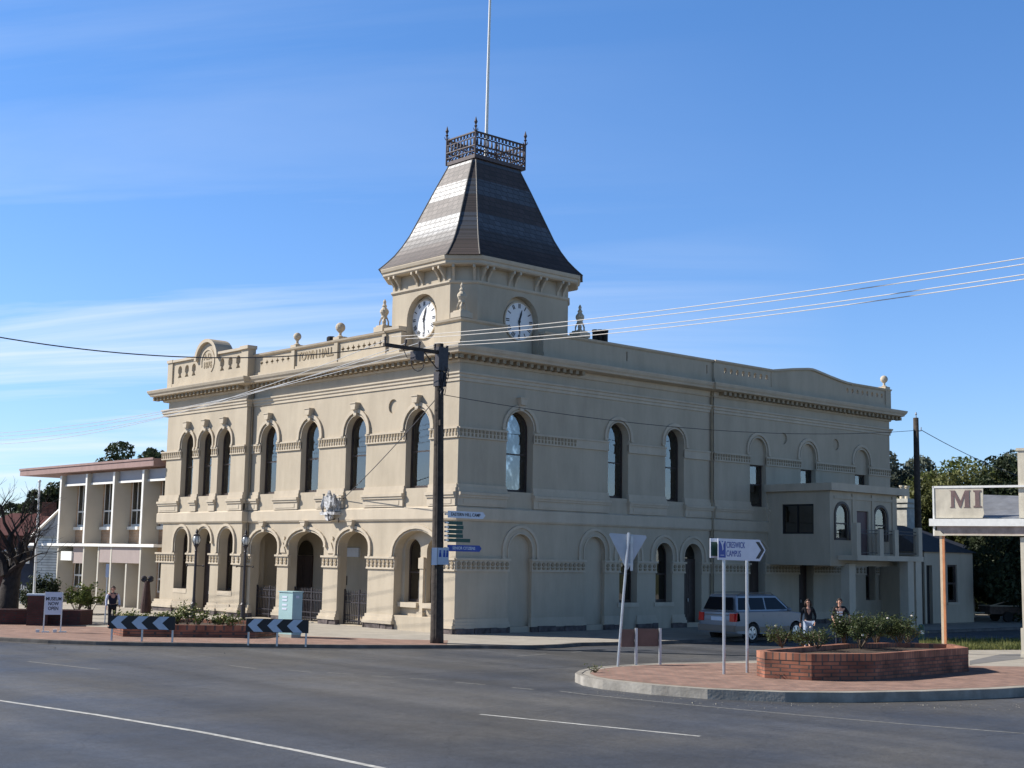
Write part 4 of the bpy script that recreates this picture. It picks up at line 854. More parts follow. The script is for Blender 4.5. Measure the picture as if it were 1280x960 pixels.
# ================================================================== OFFICE TO THE LEFT
of = thing('office_building', 'two storey nineteen sixties office with tall white fins and a flat pink roof edge', 'office building', (-.5, 34, 0))
OT = lambda s, d, z: (-d, s-34, z)           # front plane x = -.5
fins = [37.8, 34.2, 30.6, 27.0]
m = MB(OT); m.prism(rect(25.3, 39.6, -.1, 7.9), [rect(a-1.5, a-.15, 4.5, 7.3) for a in fins]+[rect(a-1.5, a-.15, .9, 3.0) for a in fins], -1.3, -1.05)
m.box(39.3, 39.6, -8, -1.61, -.1, 7.9); m.box(25.3, 39.3, -8, -7.7, -.1, 7.9); m.build('wall', K['tanbrick'], of)
m = MB(OT); m.box(25.35, 39.2, -7.6, -1.65, 3.4, 3.6); m.build('floor', K['mauve'], of)
for a in fins+[23.6]:
    if a < 26: continue
    m = MB(OT); m.box(a-.08, a+.08, -1.05, 0, 3.6, 7.75); m.box(a-.08, a+.08, -1.05, -.03, 0, 3.4); o = m.build('fin', K['officewall'], of); e = MB(OT); e.box(a-.1, a+.1, 0, .04, 3.6, 7.75); e.build('fin_edge', K['white'], o)
for a in (34.2, 30.6):
    m = MB(OT); m.box(a-1.9, a-1.74, -1.05, -.1, 0, 3.4); m.build('fin', K['officewall'], of)
for i, a in enumerate(fins):
    m = MB(OT); m.box(a-3.5, a-.1, -.35, -.28, 7.15, 7.8); m.box(a-3.5, a-.1, -.27, -.2, 7.1, 7.22, 1); m.build('sunshade_panel', [K['greyp'], K['white']], of)
for a in fins:
    c = a-.825; m = MB(OT); m.prism(rect(c-.675, c+.675, 4.5, 7.3), [rect(c-.62, c-.03, 5.6, 7.25), rect(c+.03, c+.62, 5.6, 7.25), rect(c-.62, c-.03, 4.75, 5.5), rect(c+.03, c+.62, 4.75, 5.5)], -1.2, -1.1); m.box(c-.65, c+.65, -1.04, -.85, 4.42, 4.6); o = m.build('window', K['white'], of)
    g = MB(OT); g.box(c-.65, c+.65, -1.17, -1.13, 4.55, 7.28); g.build('pane', K['dglass'], o)
for a in fins:
    c = a-.825; m = MB(OT); m.prism(rect(c-.675, c+.675, .9, 3.0), [rect(c-.62, c-.03, 1.0, 1.6), rect(c+.03, c+.62, 1.0, 1.6), rect(c-.62, c-.03, 1.7, 2.95), rect(c+.03, c+.62, 1.7, 2.95)], -1.2, -1.1); o = m.build('window', K['white'], of)
    g = MB(OT); g.box(c-.65, c+.65, -1.17, -1.13, .92, 2.98); g.build('pane', K['dglass'], o)
m = MB(OT); m.box(25.25, 43.4, -8.3, .35, 7.9, 8.32); m.box(25.25, 43.45, .35, .40, 8.24, 8.36); m.build('roof', K['pink'], of)
m = MB(OT); m.box(25.25, 43.1, -1.3, .1, 3.42, 3.58); m.build('slab_edge', K['white'], of)
m = MB(OT); m.box(27.0, 32.1, -1.2, -.05, 2.5, 3.41); m.build('awning_box', K['mauve'], of)
m = MB(OT); m.box(36.0, 37.5, -1.2, -.1, 2.55, 3.1); m.box(34.4, 36, -1.2, -.2, 2.4, 3.4, 1); m.build('entry_canopy', [K['white'], K['mauve']], of)

# cottage and red roofs beyond
ct = thing('weatherboard_cottage', 'pale blue weatherboard cottage with a curved tin verandah beside the office', 'cottage', W(50, 740, 92)*Vector((1, 1, 0)) if False else (W(50, 740, 92).x, W(50, 740, 92).y, 0), FACE)
m = MB(); m.box(-.35, 3.0, 0, 7, 0, 4.0); m.build('wall', K['board'], ct)
m = MB(); m.add([(-.6, -.3, 4.0), (1.4, -.3, 6.0), (3.3, -.3, 4.0), (-.6, 7.3, 4.0), (1.4, 7.3, 6.0), (3.3, 7.3, 4.0)], [(0, 1, 2), (3, 5, 4), (0, 3, 4, 1), (1, 4, 5, 2), (0, 2, 5, 3)]); o = m.build('roof', K['tin'], ct)
m = MB(); m.tube([(-.65, -.4, 3.95), (1.4, -.4, 6.05), (3.4, -.4, 3.95)], .1, 4); m.build('bargeboard', K['white'], o)
m = MB(); m.prism([(-2.6, 2.55), (-2.5, 2.85), (-1.9, 3.15), (-.36, 3.4), (-.36, 3.3), (-1.9, 3.05), (-2.4, 2.75)], [], -1.2, 3); m.build('verandah_roof', K['tin'], ct)
m = MB(); m.box(-2.6, -.36, -1.25, -1.2, 2.3, 2.56); m.build('verandah_frieze', K['white'], ct)
for x in (-1.35,): 
    m = MB(); m.box(x-.05, x+.05, -1.15, -1.05, 0, 2.4); m.prism([(x-.35, 2.3), (x+.35, 2.3), (x+.05, 1.8), (x-.05, 1.8)], [], -1.12, -1.08); m.build('verandah_post', K['white'], ct)
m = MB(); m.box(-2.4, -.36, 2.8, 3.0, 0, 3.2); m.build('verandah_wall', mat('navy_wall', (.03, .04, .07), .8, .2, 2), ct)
def house(name, label, u, D, wd, hw, hr, dp, rm, wm, rz=FACE, chim=None):
    p = W(u, 700, D); h = thing(name, label, 'house', (p.x, p.y, 0), rz)
    m = MB(); m.box(-wd/2, wd/2, 0, dp, -.2, hw); m.build('wall', wm, h)
    m = MB(); a = wd/2+.4; m.add([(-a, -.4, hw), (a, -.4, hw), (a, dp+.4, hw), (-a, dp+.4, hw), (-a*.45, dp/2, hr), (a*.45, dp/2, hr)], [(0, 1, 5, 4), (1, 2, 5), (2, 3, 4, 5), (3, 0, 4), (0, 3, 2, 1)]); r = m.build('roof', rm, h)
    for i in (-.25, .2): m = MB(); m.box(wd*i-.5, wd*i+.5, -.04, .02, 1.1, hw-.6); q = m.build('window', K['white'], h); m = MB(); m.box(wd*i-.42, wd*i+.42, -.06, -.041, 1.2, hw-.7); m.build('pane', K['carglass'], q)
    if chim: m = MB(); m.box(chim-.45, chim+.45, dp/2-.4, dp/2+.4, hr-1.2, hr+.9); m.build('chimney', K['brick'], r)
    return h
house('house', 'red roofed house with a brick chimney behind the bare tree', 24, 112, 9, 4.2, 6.0, 8, K['redroof'], K['dbrick'], chim=.7)
house('house', 'low red roofed house at the far left edge behind the picket fence', -20, 118, 8, 3.6, 5.6, 8, K['redroof'], K['dbrick'])
# picket fence
p0 = W(8, 758, 84); pf = thing('picket_fence', 'white picket fence beyond the dark brick wall', 'fence', (p0.x, p0.y, 0), FACE)
m = MB()
for i in range(13): x = i*.13; m.prism([(x-.035, .1), (x+.035, .1), (x+.035, 1.1+.1*math.sin(i*.5)), (x, 1.2+.1*math.sin(i*.5)), (x-.035, 1.1+.1*math.sin(i*.5))], [], 0, .02)
m.build('pickets', K['white'], pf); m = MB(); m.box(-.1, 1.7, .02, .06, .3, .38); m.box(-.1, 1.7, .02, .06, .85, .93); m.build('rail', K['white'], pf)
for x in (-.1, 1.65): m = MB(); m.box(x-.05, x+.05, .02, .12, 0, 1.2); m.build('post', K['white'], pf)

# ================================================================== SHOP VERANDAH
D0 = 52; b0 = W(1168, 700, D0); vr = thing('shop_verandah', 'cream shop verandah with faded lettering on an orange post', 'verandah', (b0.x, b0.y, 0), R(-75))
vr.scale = (.87, 1, 1)
def loc_of(u, v, dist): return W(u, v, dist)
sc = D0/FPX
def hz(v): return CAMP.z+(706-v)*sc
m = MB(); m.box(-.15, 5.2, -.12, .02, hz(659.5), hz(651)); m.build('gutter', K['white'], vr)
m = MB(); m.box(.12, 5.2, .02, .14, hz(669), hz(659.5)); m.build('beam', mat('weathered_fascia', (.40, .32, .28), .85, .25, 2.5, stain=.35), vr)
m = MB(); m.box(.1, 5.2, -.0, .1, hz(670.5), hz(669)); m.prism([(.03, hz(671)), (.5, hz(671)), (.36, hz(668)), (.26, hz(665)), (.03, hz(664.5))], [], -.03, .02); m.build('bracket', K['cream'], vr)
m = MB(); m.prism([(.0, hz(650)), (1.96, hz(650)), (2.04, hz(645)), (2.0, hz(638)), (2.01, hz(614.5)), (0, hz(614.5))], [], .05, .09); sg_ = m.build('sign_panel', K['cream'], vr)
m = MB(); m.box(-.02, 5.2, .03, .12, hz(614.5), hz(612)); m.box(-.04, .03, .03, .12, hz(671), hz(612)); m.build('sign_frame', K['white'], vr)
def glyph_M(mb_, x, z, w_, h_, d0, d1):
    t = w_*.17; mb_.prism([(x, z), (x+t*1.5, z), (x+t*1.25, z+h_*.06), (x+t*1.25, z+h_*.72), (x+w_*.47, z), (x+w_*.53, z), (x+w_-t*1.6, z+h_*.75), (x+w_-t*1.6, z+h_*.06), (x+w_-t*2, z), (x+w_, z), (x+w_-t*.3, z+h_*.06), (x+w_-t*.3, z+h_*.94), (x+w_, z+h_), (x+w_-t*1.5, z+h_), (x+w_*.52, z+h_*.36), (x+t*1.5, z+h_), (x, z+h_), (x+t*.4, z+h_*.94), (x+t*.4, z+h_*.06)], [], d0, d1)
gm_ = MB(); glyph_M(gm_, .66, hz(637.7), .84, hz(617.5)-hz(637.7), .035, .05); z0, z1 = hz(637.7), hz(617.5)
gm_.prism([(1.62, z0), (1.94, z0), (1.94, z0+.05), (1.87, z0+.07), (1.87, z1-.07), (1.94, z1-.05), (1.94, z1), (1.62, z1), (1.62, z1-.05), (1.69, z1-.07), (1.69, z0+.07), (1.62, z0+.05)], [], .035, .05)
gm_.build('lettering', K['mauvetext'], sg_)
m = MB(); m.add([(1.0, .3, hz(649)), (5.2, .3, hz(649)), (5.2, 3.5, hz(622)), (1.0, 3.5, hz(617)), (1.0, .3, hz(651)), (5.2, .3, hz(651)), (5.2, 3.5, hz(625)), (1.0, 3.5, hz(620))], [(0, 1, 2, 3), (4, 5, 6, 7), (0, 1, 5, 4), (1, 2, 6, 5), (2, 3, 7, 6), (3, 0, 4, 7)]); m.build('tin_roof', K['tin'], vr)
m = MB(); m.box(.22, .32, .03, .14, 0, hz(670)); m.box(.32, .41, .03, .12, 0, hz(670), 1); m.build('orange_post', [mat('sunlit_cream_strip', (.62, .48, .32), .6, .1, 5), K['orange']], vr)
m = MB(); m.box(3.40, 3.66, .12, .36, 0, hz(672)); m.box(3.31, 3.74, .05, .43, 0, .25); m.box(3.33, 3.72, .08, .4, .25, 1.1); m.build('white_post', K['cream'], vr)
m = MB(); m.box(3.38, 4.4, .13, .35, hz(650), hz(572)); m.box(3.33, 4.45, .09, .39, hz(572), hz(569)); m.build('parapet_pier', K['cream'], vr)
m = MB(); m.box(4.8, 8, 3.2, 3.4, -.1, hz(640)); m.build('shop_wall', K['cream'], vr)

# ================================================================== POLES AND WIRES
A = G(546, 804); PA = thing('utility_pole', 'dark timber power pole with one crossarm at the kerb by the town hall corner', 'utility pole', (A.x, A.y, 0))
ztop = 11.25; tip = W(549.5, 430, (A.xy-CAMP.xy).length); lean = Vector((tip.x-A.x, tip.y-A.y))
def P_at(z): return Vector((lean.x*z/ztop, lean.y*z/ztop, z))
m = MB(); m.tube([P_at(z) for z in (-.1, .3, 3, 6, 9, ztop)], [.26, .25, .225, .20, .175, .155], 12); m.build('pole', K['wood'], PA, smooth=True)
m = MB(); a = P_at(10.9); e = Vector((a.x-2.55, a.y, 10.95)); m.T = None
m.box(a.x-2.75, a.x+.35, a.y-.2, a.y-.09, 10.82, 10.95); m.tube([(a.x-.9, a.y-.15, 10.85), (a.x, a.y-.1, 10.1)], .025, 5); m.build('crossarm', K['wood'], PA)
m = MB()
for k in (-2.7, -1.75, -1.1, -.35, .25): m.lathe([(.03, 10.95), (.03, 11.05), (.06, 11.07), (.04, 11.12), (.06, 11.14), (.03, 11.2)], a.x+k, a.y-.145, 8)
m.build('insulators', K['iron'], PA)
m = MB(); m.box(a.x-1.4, a.x-1.0, a.y-.32, a.y-.0, 10.45, 10.8); m.tube([(a.x-1.2+.3*math.cos(q*PI/6), a.y-.2, 10.35+.3*math.sin(q*PI/6)) for q in range(5, 13)], .015, 5); m.tube([(a.x-1.9, a.y-.14, 10.9), (a.x-1.7, a.y-.2, 10.5), (a.x-1.3, a.y-.2, 10.55)], .015, 5)
m.box(a.x-.22, a.x+.24, a.y-.24, a.y-.0, 10.2, 11.1); m.box(a.x-.18, a.x+.2, a.y-.2, a.y+.1, 9.6, 10.15)
for q in range(7): m.tube([(a.x+.15+rnd.uniform(-.3, .2), a.y-.2, 10.4+rnd.random()*.6), (a.x+.3*rnd.uniform(-1, 1.4), a.y-.25, 9.9+rnd.random()*.4), (a.x+rnd.uniform(-.1, .2), a.y-.2, 9.2+rnd.random()*.3)], .018, 5)
m.build('cable_gear', K['iron'], PA)
m = MB(); m.tube([P_at(z)+Vector((-.17, -.17, 0)) for z in (0.2, 5, 9.4)], .03, 6); m.box(-.3, -.2, -.25, -.15, 8.1, 8.3); m.build('conduit', K['wood'], PA)
RPp = W(1150, 780, 79.5); RPz = 3.2+(706-530)/FPX*79.5
PB = thing('utility_pole', 'plain dark power pole beside the balcony annex at the right', 'utility pole', (RPp.x, RPp.y, 0))
m = MB(); m.tube([(0, 0, -.1), (0, 0, 5), (-.03, 0, RPz)], [.21, .19, .145], 12); m.build('pole', K['wood'], PB, smooth=True)
m = MB(); m.lathe([(.04, RPz), (.03, RPz+.15), (.06, RPz+.2), (.03, RPz+.32)], 0, 0, 8); m.tube([(.0, 0, RPz-.75), (.32, -.1, RPz-.7), (.34, -.1, RPz-.5)], .03, 5); m.build('insulator', K['steel'], PB)
def wire(label, p, q, sag, r, m_, group=None, n=24):
    p = Vector(p); q = Vector(q); mb_ = MB(); pts = []
    for i in range(n+1): t = i/n; z = p.lerp(q, t); z.z -= 4*sag*t*(1-t); pts.append(z-p)
    mb_.tube(pts, r, 5); o = mb_.build('overhead_wire', m_, loc=p); return tag(o, label, 'wire', group)
tipW = Vector((A.x, A.y, 0))
gR = 'pale supply wires running right from the crossarm'
for i, (v, k, zz, nm) in enumerate(((320, -2.4, 11.22, 'topmost'), (328, -1.75, 11.22, 'second from the top'), (341, -.35, 11.22, 'third from the top'), (347, .25, 11.2, 'lowest'))):
    end = W(1330, v-5.5 , 27.5); wire('pale overhead wire crossing the tower clock, %s of the four running right' % nm, (A.x+a.x+k, A.y+a.y-.145, zz), end, .22, .0115, K['wire'])
for i, (v, k, zz, nm) in enumerate(((541, -.35, 11.1, 'topmost'), (545, -1.1, 11.1, 'second from the top'), (549.5, -1.75, 11.0, 'third from the top'), (554, -2.7, 11.0, 'lowest'))):
    end = W(-20, v+1.5, 82); wire('pale overhead wire along the sunlit facade, %s of the four running left' % nm, (A.x+a.x+k, A.y+a.y-.14, zz+.05), end, .6+.1*i, .014, K['wire'])
wire('dark cable sagging across the sky at the far left above the parapet', (A.x+a.x-2.6, A.y+a.y, 10.85), W(-15, 419, 44), .55, .02, K['dwire'])
wire('dark service cable sloping down from the corner pole to the coat of arms', (A.x, A.y, 9.45), (-.05, 8.2, 5.75), .12, .018, K['dwire'])
wire('thin dark cable strung past the shaded facade to the right hand pole', (A.x, A.y, 9.3), (RPp.x, RPp.y, RPz-.7), .7, .014, K['dwire'])
wire('thin dark cable running down right from the right hand pole to the trees', (RPp.x+.3, RPp.y-.1, RPz-.65), W(1300, 604, 96), .25, .02, K['dwire'])
# signs on the corner pole
def blade(name, label, z, L_, h_, m_, txt=None, tm=None, point=True, ts=.15, x0=.2, dirx=1, y0=-.3):
    t = thing(name, label, 'sign', (A.x+x0+lean.x*z/ztop, A.y+y0, z))
    m = MB(); P = [(0, -h_/2), (L_-h_*.45, -h_/2), (L_, 0), (L_-h_*.45, h_/2), (0, h_/2)] if point else rect(0, L_, -h_/2, h_/2)
    m.prism(P, [], -.012, .012); m.build('blade', m_, t); m = MB(); m.box(-.12, .02, -.03, .06, -.03, .03); m.build('clamp', K['steel'], t)
    if txt: textobj('lettering', txt, ts, tm, t, facing((L_*.47, -.016, 0)), .002, .003, xs=.95)
blade('street_sign', 'white pointed finger sign at the top of the signs on the corner pole', 4.78, 1.85, .26, K['signwhite'], 'EASTERN HILL CAMP', K['black'], ts=.165)
for i, (L_, nm, tx) in enumerate(((.72, 'topmost', 'LIBRARY'), (.76, 'second from the top', 'MUSEUM'), (.72, 'middle', 'COUNCIL'), (.74, 'second from the bottom', 'HOSPITAL'), (1.1, 'lowest and longest', 'SWIMMING POOL'))):
    blade('direction_sign', 'small dark green finger sign, %s of the five on the corner pole' % nm, 4.46-i*.162, L_, .135, K['green'], None, K['signwhite'], False, .085)
blade('direction_sign', 'blue pointed finger sign with pale lettering below the green ones', 3.52, 1.68, .24, K['blue'], 'SENIOR CITIZENS', K['signwhite'], ts=.15)
t = thing('information_sign', 'square pale blue pictogram sign fixed low on the corner pole', 'sign', (A.x-.2, A.y-.35, 2.9), FACE)
m = MB(); m.box(-.12, .30, 0, .015, 0, .62); m.build('panel', K['chev'], t); m = MB(); m.box(-.34, -.14, .02, .2, -.02, .62); m.build('side_panel', K['signwhite'], t)
m = MB(); 
for x, s_ in ((-.02, 1), (.13, .9), (.24, .8)): m.disc(x, .5, .035, -.006, 0, n=10); m.prism([(x-.05*s_, .28), (x+.05*s_, .28), (x+.03, .46), (x-.03, .46)], [], -.006, 0)
m.build('pictogram', K['blue'], t)

# give way sign seen from behind
g0 = G(772, 833, IZ); t = thing('give_way_sign', 'leaning give way sign seen from behind on the island', 'traffic sign', (g0.x, g0.y, IZ), FACE)
Dg = (g0.xy-CAMP.xy).length; s_ = Dg/FPX; zt = 3.2+(702-666)*s_*1.0; zt = 3.9; lx = 13.5*s_-.02
m = MB(); m.tube([(0, 0, -.1), (lx*.5, 0, zt/2), (lx, 0, zt)], .038, 8); m.build('post', K['steel'], t)
m = MB(); P = [(lx-.58, zt-.06), (lx-.55, zt-.02), (lx+.50, zt-.07), (lx+.53, zt-.13), (lx-.01, zt-1.08), (lx-.07, zt-1.08)]; m.prism(P, [], .05, .065); m.build('triangle_plate', K['sback'], t)
m = MB(); m.box(lx+.05, lx+.13, .02, .049, zt-1.12, zt-.1); m.box(lx-.03, lx+.13, .0, .03, zt-.32, zt-.26); m.box(lx-.06, lx+.13, .0, .03, zt-.96, zt-.9); m.build('bracket', K['steel'], t)
# brown boards
g1 = G(795, 831, IZ); g2 = G(825, 831, IZ); t = thing('low_board_sign', 'low brown double board on two short posts behind the give way sign', 'sign', (g1.x, g1.y, IZ), math.atan2(g2.y-g1.y, g2.x-g1.x)); gl = (g2-g1).length
for x in (0, gl): m = MB(); m.box(x-.035, x+.035, -.035, .035, -.05, 1.08); m.build('post', K['steel'], t)
m = MB(); m.box(-.45, -.01+gl*.0-.03, .04, .06, .52, 1.04); m.build('board', K['brown'], t); m = MB(); m.box(.05, gl-.04, .04, .06, .54, 1.06); m.build('board', K['brown'], t)
# campus sign
c1 = G(905, 843, IZ); c2 = G(934, 841, IZ); t = thing('campus_sign', 'white arrow shaped campus sign on two posts by the planter', 'sign', (c1.x, c1.y, IZ), math.atan2(c2.y-c1.y, c2.x-c1.x)); cl_ = (c2-c1).length
s_ = (c1.xy-CAMP.xy).length/FPX; k_ = cl_/29
for x in (0, cl_): m = MB(); m.tube([(x, 0, -.1), (x, 0, 3.7)], .042, 8); m.build('post', K['steel'], t)
zb, zh = 3.15, 3.74
x0, x1, x2 = -9.5*k_, 43.5*k_, 51*k_
m = MB(); m.prism([(x0, zb), (x1, zb-.02), (x2, (zb+zh)/2), (x1, zh), (x0, zh)], [], -.07, -.05); pn = m.build('panel', K['signwhite'], t)
m = MB(); m.box(x0+.03, x0+.33, -.074, -.07, zb+.06, zh-.07); q = m.build('blue_badge', K['blue'], pn)
m = MB(); c_ = x0+.18; zc = (zb+zh)/2+.06
m.prism([(c_-.1, zc+.15), (c_-.06, zc+.18), (c_, zc+.12), (c_+.06, zc+.18), (c_+.1, zc+.15), (c_+.03, zc+.06), (c_+.05, zc-.06), (c_+.01, zc-.10), (c_-.01, zc), (c_-.03, zc+.06)], [], -.078, -.074); m.box(c_-.08, c_+.08, -.077, -.074, zb+.12, zb+.135); m.build('badge_emblem', K['signwhite'], pn)
m = MB(); xa = x1-.20; m.prism([(xa, zh-.06), (xa+.16, zh-.06), (x2-.06, (zb+zh)/2), (xa+.16, zb+.05), (xa, zb+.05), (x2-.22, (zb+zh)/2)], [], -.074, -.07); m.build('arrow', K['black'], pn)
def serif_word(s, x, z, h_, w_, mtx_parent):
    o = textobj('lettering', s, h_*1.32, K['blue'], mtx_parent, facing((x, -.074, z)), .002, .0, 'LEFT', xs=w_); return o
serif_word('CRESWICK', x0+.36, zh-.18, .185, .70, pn); serif_word('CAMPUS', x0+.36, zb+.17, .185, .70, pn)
m = MB(); m.box(x0-.13, x0+.35, .10, .12, zb+.05, zh); m.build('back_panel', K['signwhite'], t); m = MB(); m.box(x0-.10, x0+.30, .09, .10, zb+.1, zh-.1); m.build('dark_back_panel', K['green'], t)

# chevron boards
for (pa, pm_, pb_, lab) in (((138, 801), (176, 802), (216, 803), 'left hand black and grey chevron board in front of the flower bed'), ((309, 805), (346, 806), (383, 807), 'right hand black and grey chevron board in front of the green cabinet')):
    a_ = G(*pa); b_ = G(*pb_); L_ = (b_-a_).length; t = thing('chevron_board', lab, 'chevron board', (a_.x, a_.y, 0), math.atan2((b_-a_).y, (b_-a_).x), 'chevron boards along the kerb')
    for x in (.03, L_/2, L_-.03): m = MB(); m.box(x-.03, x+.03, .0, .05, -.05, .5 if 0 else .86); m.build('post', K['steel'], t)
    m = MB(); m.box(-.06, L_+.06, -.04, -.005, .43, .90); bd = m.build('board', K['black'], t)
    m = MB(); u_ = L_/3
    for k in range(3):
        x = k*u_+.0; m.prism([(x, .665), (x+u_*.33, .89), (x+u_*.80, .89), (x+u_*.47, .665), (x+u_*.80, .44), (x+u_*.33, .44)], [], -.046, -.04)
    m.build('chevrons', K['chev'], bd)
# museum sign
a_ = G(54, 790.5); b_ = G(75.5, 790.5); t = thing('museum_sign', 'portable museum sign board on two white legs by the left kerb', 'sign', (a_.x, a_.y, 0), math.atan2((b_-a_).y, (b_-a_).x)); L_ = (b_-a_).length
for x in (0, L_): m = MB(); m.box(x-.025, x+.025, -.02, .02, 0, 1.56); m.box(x-.06, x+.22, -.05, .05, 0, .05); m.box(x-.28, x-.14, -.06, .06, 0, .12); m.build('leg', K['white'], t)
m = MB(); m.box(.02, L_-.02, -.035, -.02, .68, 1.55); m.build('panel', K['signwhite'], t)
textobj('lettering', 'MUSEUM\nNOW\nOPEN', .185, K['black'], t, facing((L_/2, -.038, 1.10)), .002, .004, xs=.8)
# utility cabinet
a_ = G(347, 796); b_ = G(364, 797.5); c__ = G(375, 796.5); t = thing('electrical_cabinet', 'pale green metal electrical cabinet behind the right chevron board', 'cabinet', (b_.x, b_.y, 0), math.atan2((a_-b_).y, (a_-b_).x))
l1 = (a_-b_).length; 
m = MB(); m.box(0, l1, -.45, 0, .0, .12, 1); m.box(0, l1, -.47, 0, .12, 1.72); m.build('body', [K['cab'], K['concrete']], t); m = MB(); m.box(-.03, l1+.03, -.5, .03, 1.72, 1.76); m.build('lid', K['cab'], t)
m = MB()
for z in (1.5, 1.38, 1.2, 1.05): m.box(l1*.4, l1*.75, .0, .012, z, z+.07)
m.build('label_plates', K['signwhite'], t); m = MB(); m.box(-.012, 0, -.3, -.15, 1.5, 1.6); m.build('badge', K['signwhite'], t)

# ornate lamps
def lamp(u, v, lab):
    p = G(u, v); t = thing('street_lamp', lab, 'street lamp', (p.x, p.y, 0), 0, 'ornate street lamps before the portico')
    m = MB(); m.lathe([(.17, 0), (.17, .1), (.12, .16), (.12, .7), (.15, .75), (.09, .85), (.065, 1.1), (.055, 3.2), (.075, 3.25), (.05, 3.3), (.06, 3.4), (.12, 3.52)], 0, 0, 12); m.build('post', K['iron'], t)
    m = MB(); m.tube([(-.32, .2, 2.55), (.32, -.2, 2.55)], .022, 6); m.ball((-.32, .2, 2.55), .05); m.ball((.32, -.2, 2.55), .05); m.build('ladder_bar', K['iron'], t)
    m = MB(); m.ball((0, 0, 3.78), .20, 14, sz=1.15); m.build('globe', K['lamp'], t, smooth=True)
    m = MB(); m.lathe([(.12, 3.5), (.14, 3.54), (.13, 3.58)], 0, 0, 12)
    for k in range(8): q = k*PI/4; m.tube([(.205*math.sin(PI*j/8)*math.cos(q), .205*math.sin(PI*j/8)*math.sin(q), 3.78-.24*math.cos(PI*j/8)) for j in range(1, 8)], .014, 4)
    m.lathe([(.15, 3.96), (.16, 4.0), (.07, 4.06), (.05, 4.1), (.08, 4.14), (.02, 4.3)], 0, 0, 10); m.build('lantern_frame', K['iron'], t)
lamp(303, 776, 'black lamp post with a globe lantern by the first portico arch')
lamp(241, 775, 'black lamp post with a globe lantern before the left bay door')
# planters
def planter(name, lab, base, h, m_, wall=.22, z0=0):
    c = sum(base, Vector((0, 0)))/len(base); t = thing(name, lab, 'planter', (c.x, c.y, z0)); P = [(p-c) for p in base]
    # orientation anticlockwise
    ar_ = sum(P[i].x*P[(i+1) % len(P)].y-P[(i+1) % len(P)].x*P[i].y for i in range(len(P)))
    if ar_ < 0: P = P[::-1]
    m = MB(); m.sweep(P, [(0, -.05), (0, h-.19), (-wall, h-.19), (-wall, -.05)], closed=True); m.build('brick_wall', m_, t)
    m = MB(); m.sweep(P, [(.008, h-.19), (.008, h), (-wall-.01, h), (-wall-.01, h-.19)], closed=True); m.build('brick_capping', K['soldier'] if m_ is K['brick'] else m_, t)
    m = MB(); m.slab([(p.x*.96, p.y*.96) for p in P], h-.35, h-.13); m.build('soil', K['soil'], t)
    return t, c, P
PH = .70
bp_ = [G(u, v, IZ).xy for u, v in ((946, 845), (956, 847.8), (1014.5, 851), (1095, 850), (1211, 839.5))]+[G(u, v, PH+IZ).xy for u, v in ((1190, 805), (1118, 803), (1050, 804.5), (968, 811))]
planter('brick_planter', 'big octagonal brick planter with rose bushes on the island', bp_, PH, K['brick'], z0=IZ)
PH2 = .46
q0, q1, q2 = G(139, 793).xy, G(153.5, 796).xy, G(319, 797.5).xy; back = Vector((math.cos(R(40)), math.sin(R(40))))
bp2 = [q0, q1, q2, q2+back*1.6+Vector((.6, .4)), q2+back*3.2, q0+back*3.6+Vector((1.5, -.8)), q0+back*1.6]
planter('brick_planter', 'long low brick flower bed with yellow flowers before the town hall', bp2, PH2, K['brick'])
w0, w1 = G(-40, 780).xy, G(100, 781.5).xy; bp3 = [w0, w1, w1+back*1.2, w0+back*1.2]
planter('brick_planter', 'dark brick garden wall bed at the far left', bp3, .62, K['dbrick'])
# brick pier with thin flagpole
g_ = G(46, 781.5); t = thing('brick_pier', 'dark red brick pier standing on the left garden wall', 'pier', (g_.x, g_.y, 0), R(-25))
m = MB(); m.box(-.42, .42, -.35, .5, 0, 1.25); m.build('shaft', K['dbrick'], t); m = MB(); m.box(-.47, .47, -.4, .55, 1.25, 1.31); m.build('cap', K['chev'], t)
g_ = G(41, 771); s_ = (g_.xy-CAMP.xy).length/FPX; tp = W(49.5, 603, (g_.xy-CAMP.xy).length)
m = MB(); m.tube([(0, 0, 0), (tp.x-g_.x, tp.y-g_.y, tp.z)], [.07, .05], 8); m.ball((tp.x-g_.x, tp.y-g_.y, tp.z+.05), .08); tag(m.build('flagpole', K['white'], loc=(g_.x, g_.y, 0)), 'thin pale flagpole rising behind the museum sign', 'flagpole')
# bollard, tall parking sign, sculpture
g_ = G(1152, 803.5, IZ); t = thing('bollard', 'short dark bollard with a white square behind the planter', 'bollard', (g_.x, g_.y, IZ), FACE)
m = MB(); m.lathe([(.13, 0), (.12, .66), (.10, .72), (.02, .74)], 0, 0, 12); m.build('post', K['green'], t); m = MB(); m.box(-.07, .07, -.135, -.12, .36, .50); m.build('reflector', K['white'], t)
g_ = G(131, 778); t = thing('parking_sign', 'slim post with a narrow white plate beside the walking man', 'sign', (g_.x, g_.y, 0), FACE)
m = MB(); m.tube([(0, 0, 0), (0, 0, 2.6)], .03, 6); m.build('post', K['steel'], t); m = MB(); m.box(-.07, .07, -.05, -.035, 2.0, 2.6); m.build('plate', K['signwhite'], t)
g_ = G(182, 766.5); t = thing('sculpture', 'dark tapering timber sculpture with a two lobed top before the office', 'sculpture', (g_.x, g_.y, 0), FACE)
m = MB(); m.lathe([(.28, 0), (.27, .5), (.20, 1.1), (.15, 1.55), (.13, 1.65)], 0, 0, 12); m.build('trunk', mat('dark_red_timber', (.05, .022, .018), .7, .3, 4, bump=.4), t)
m = MB()
for k in (-1, 1): m.tube([(k*.17+.09*math.cos(q*PI/6), 0, 1.76+.09*math.sin(q*PI/6)) for q in range(13)], .085, 8)
m.build('ring_top', K['iron'], t)
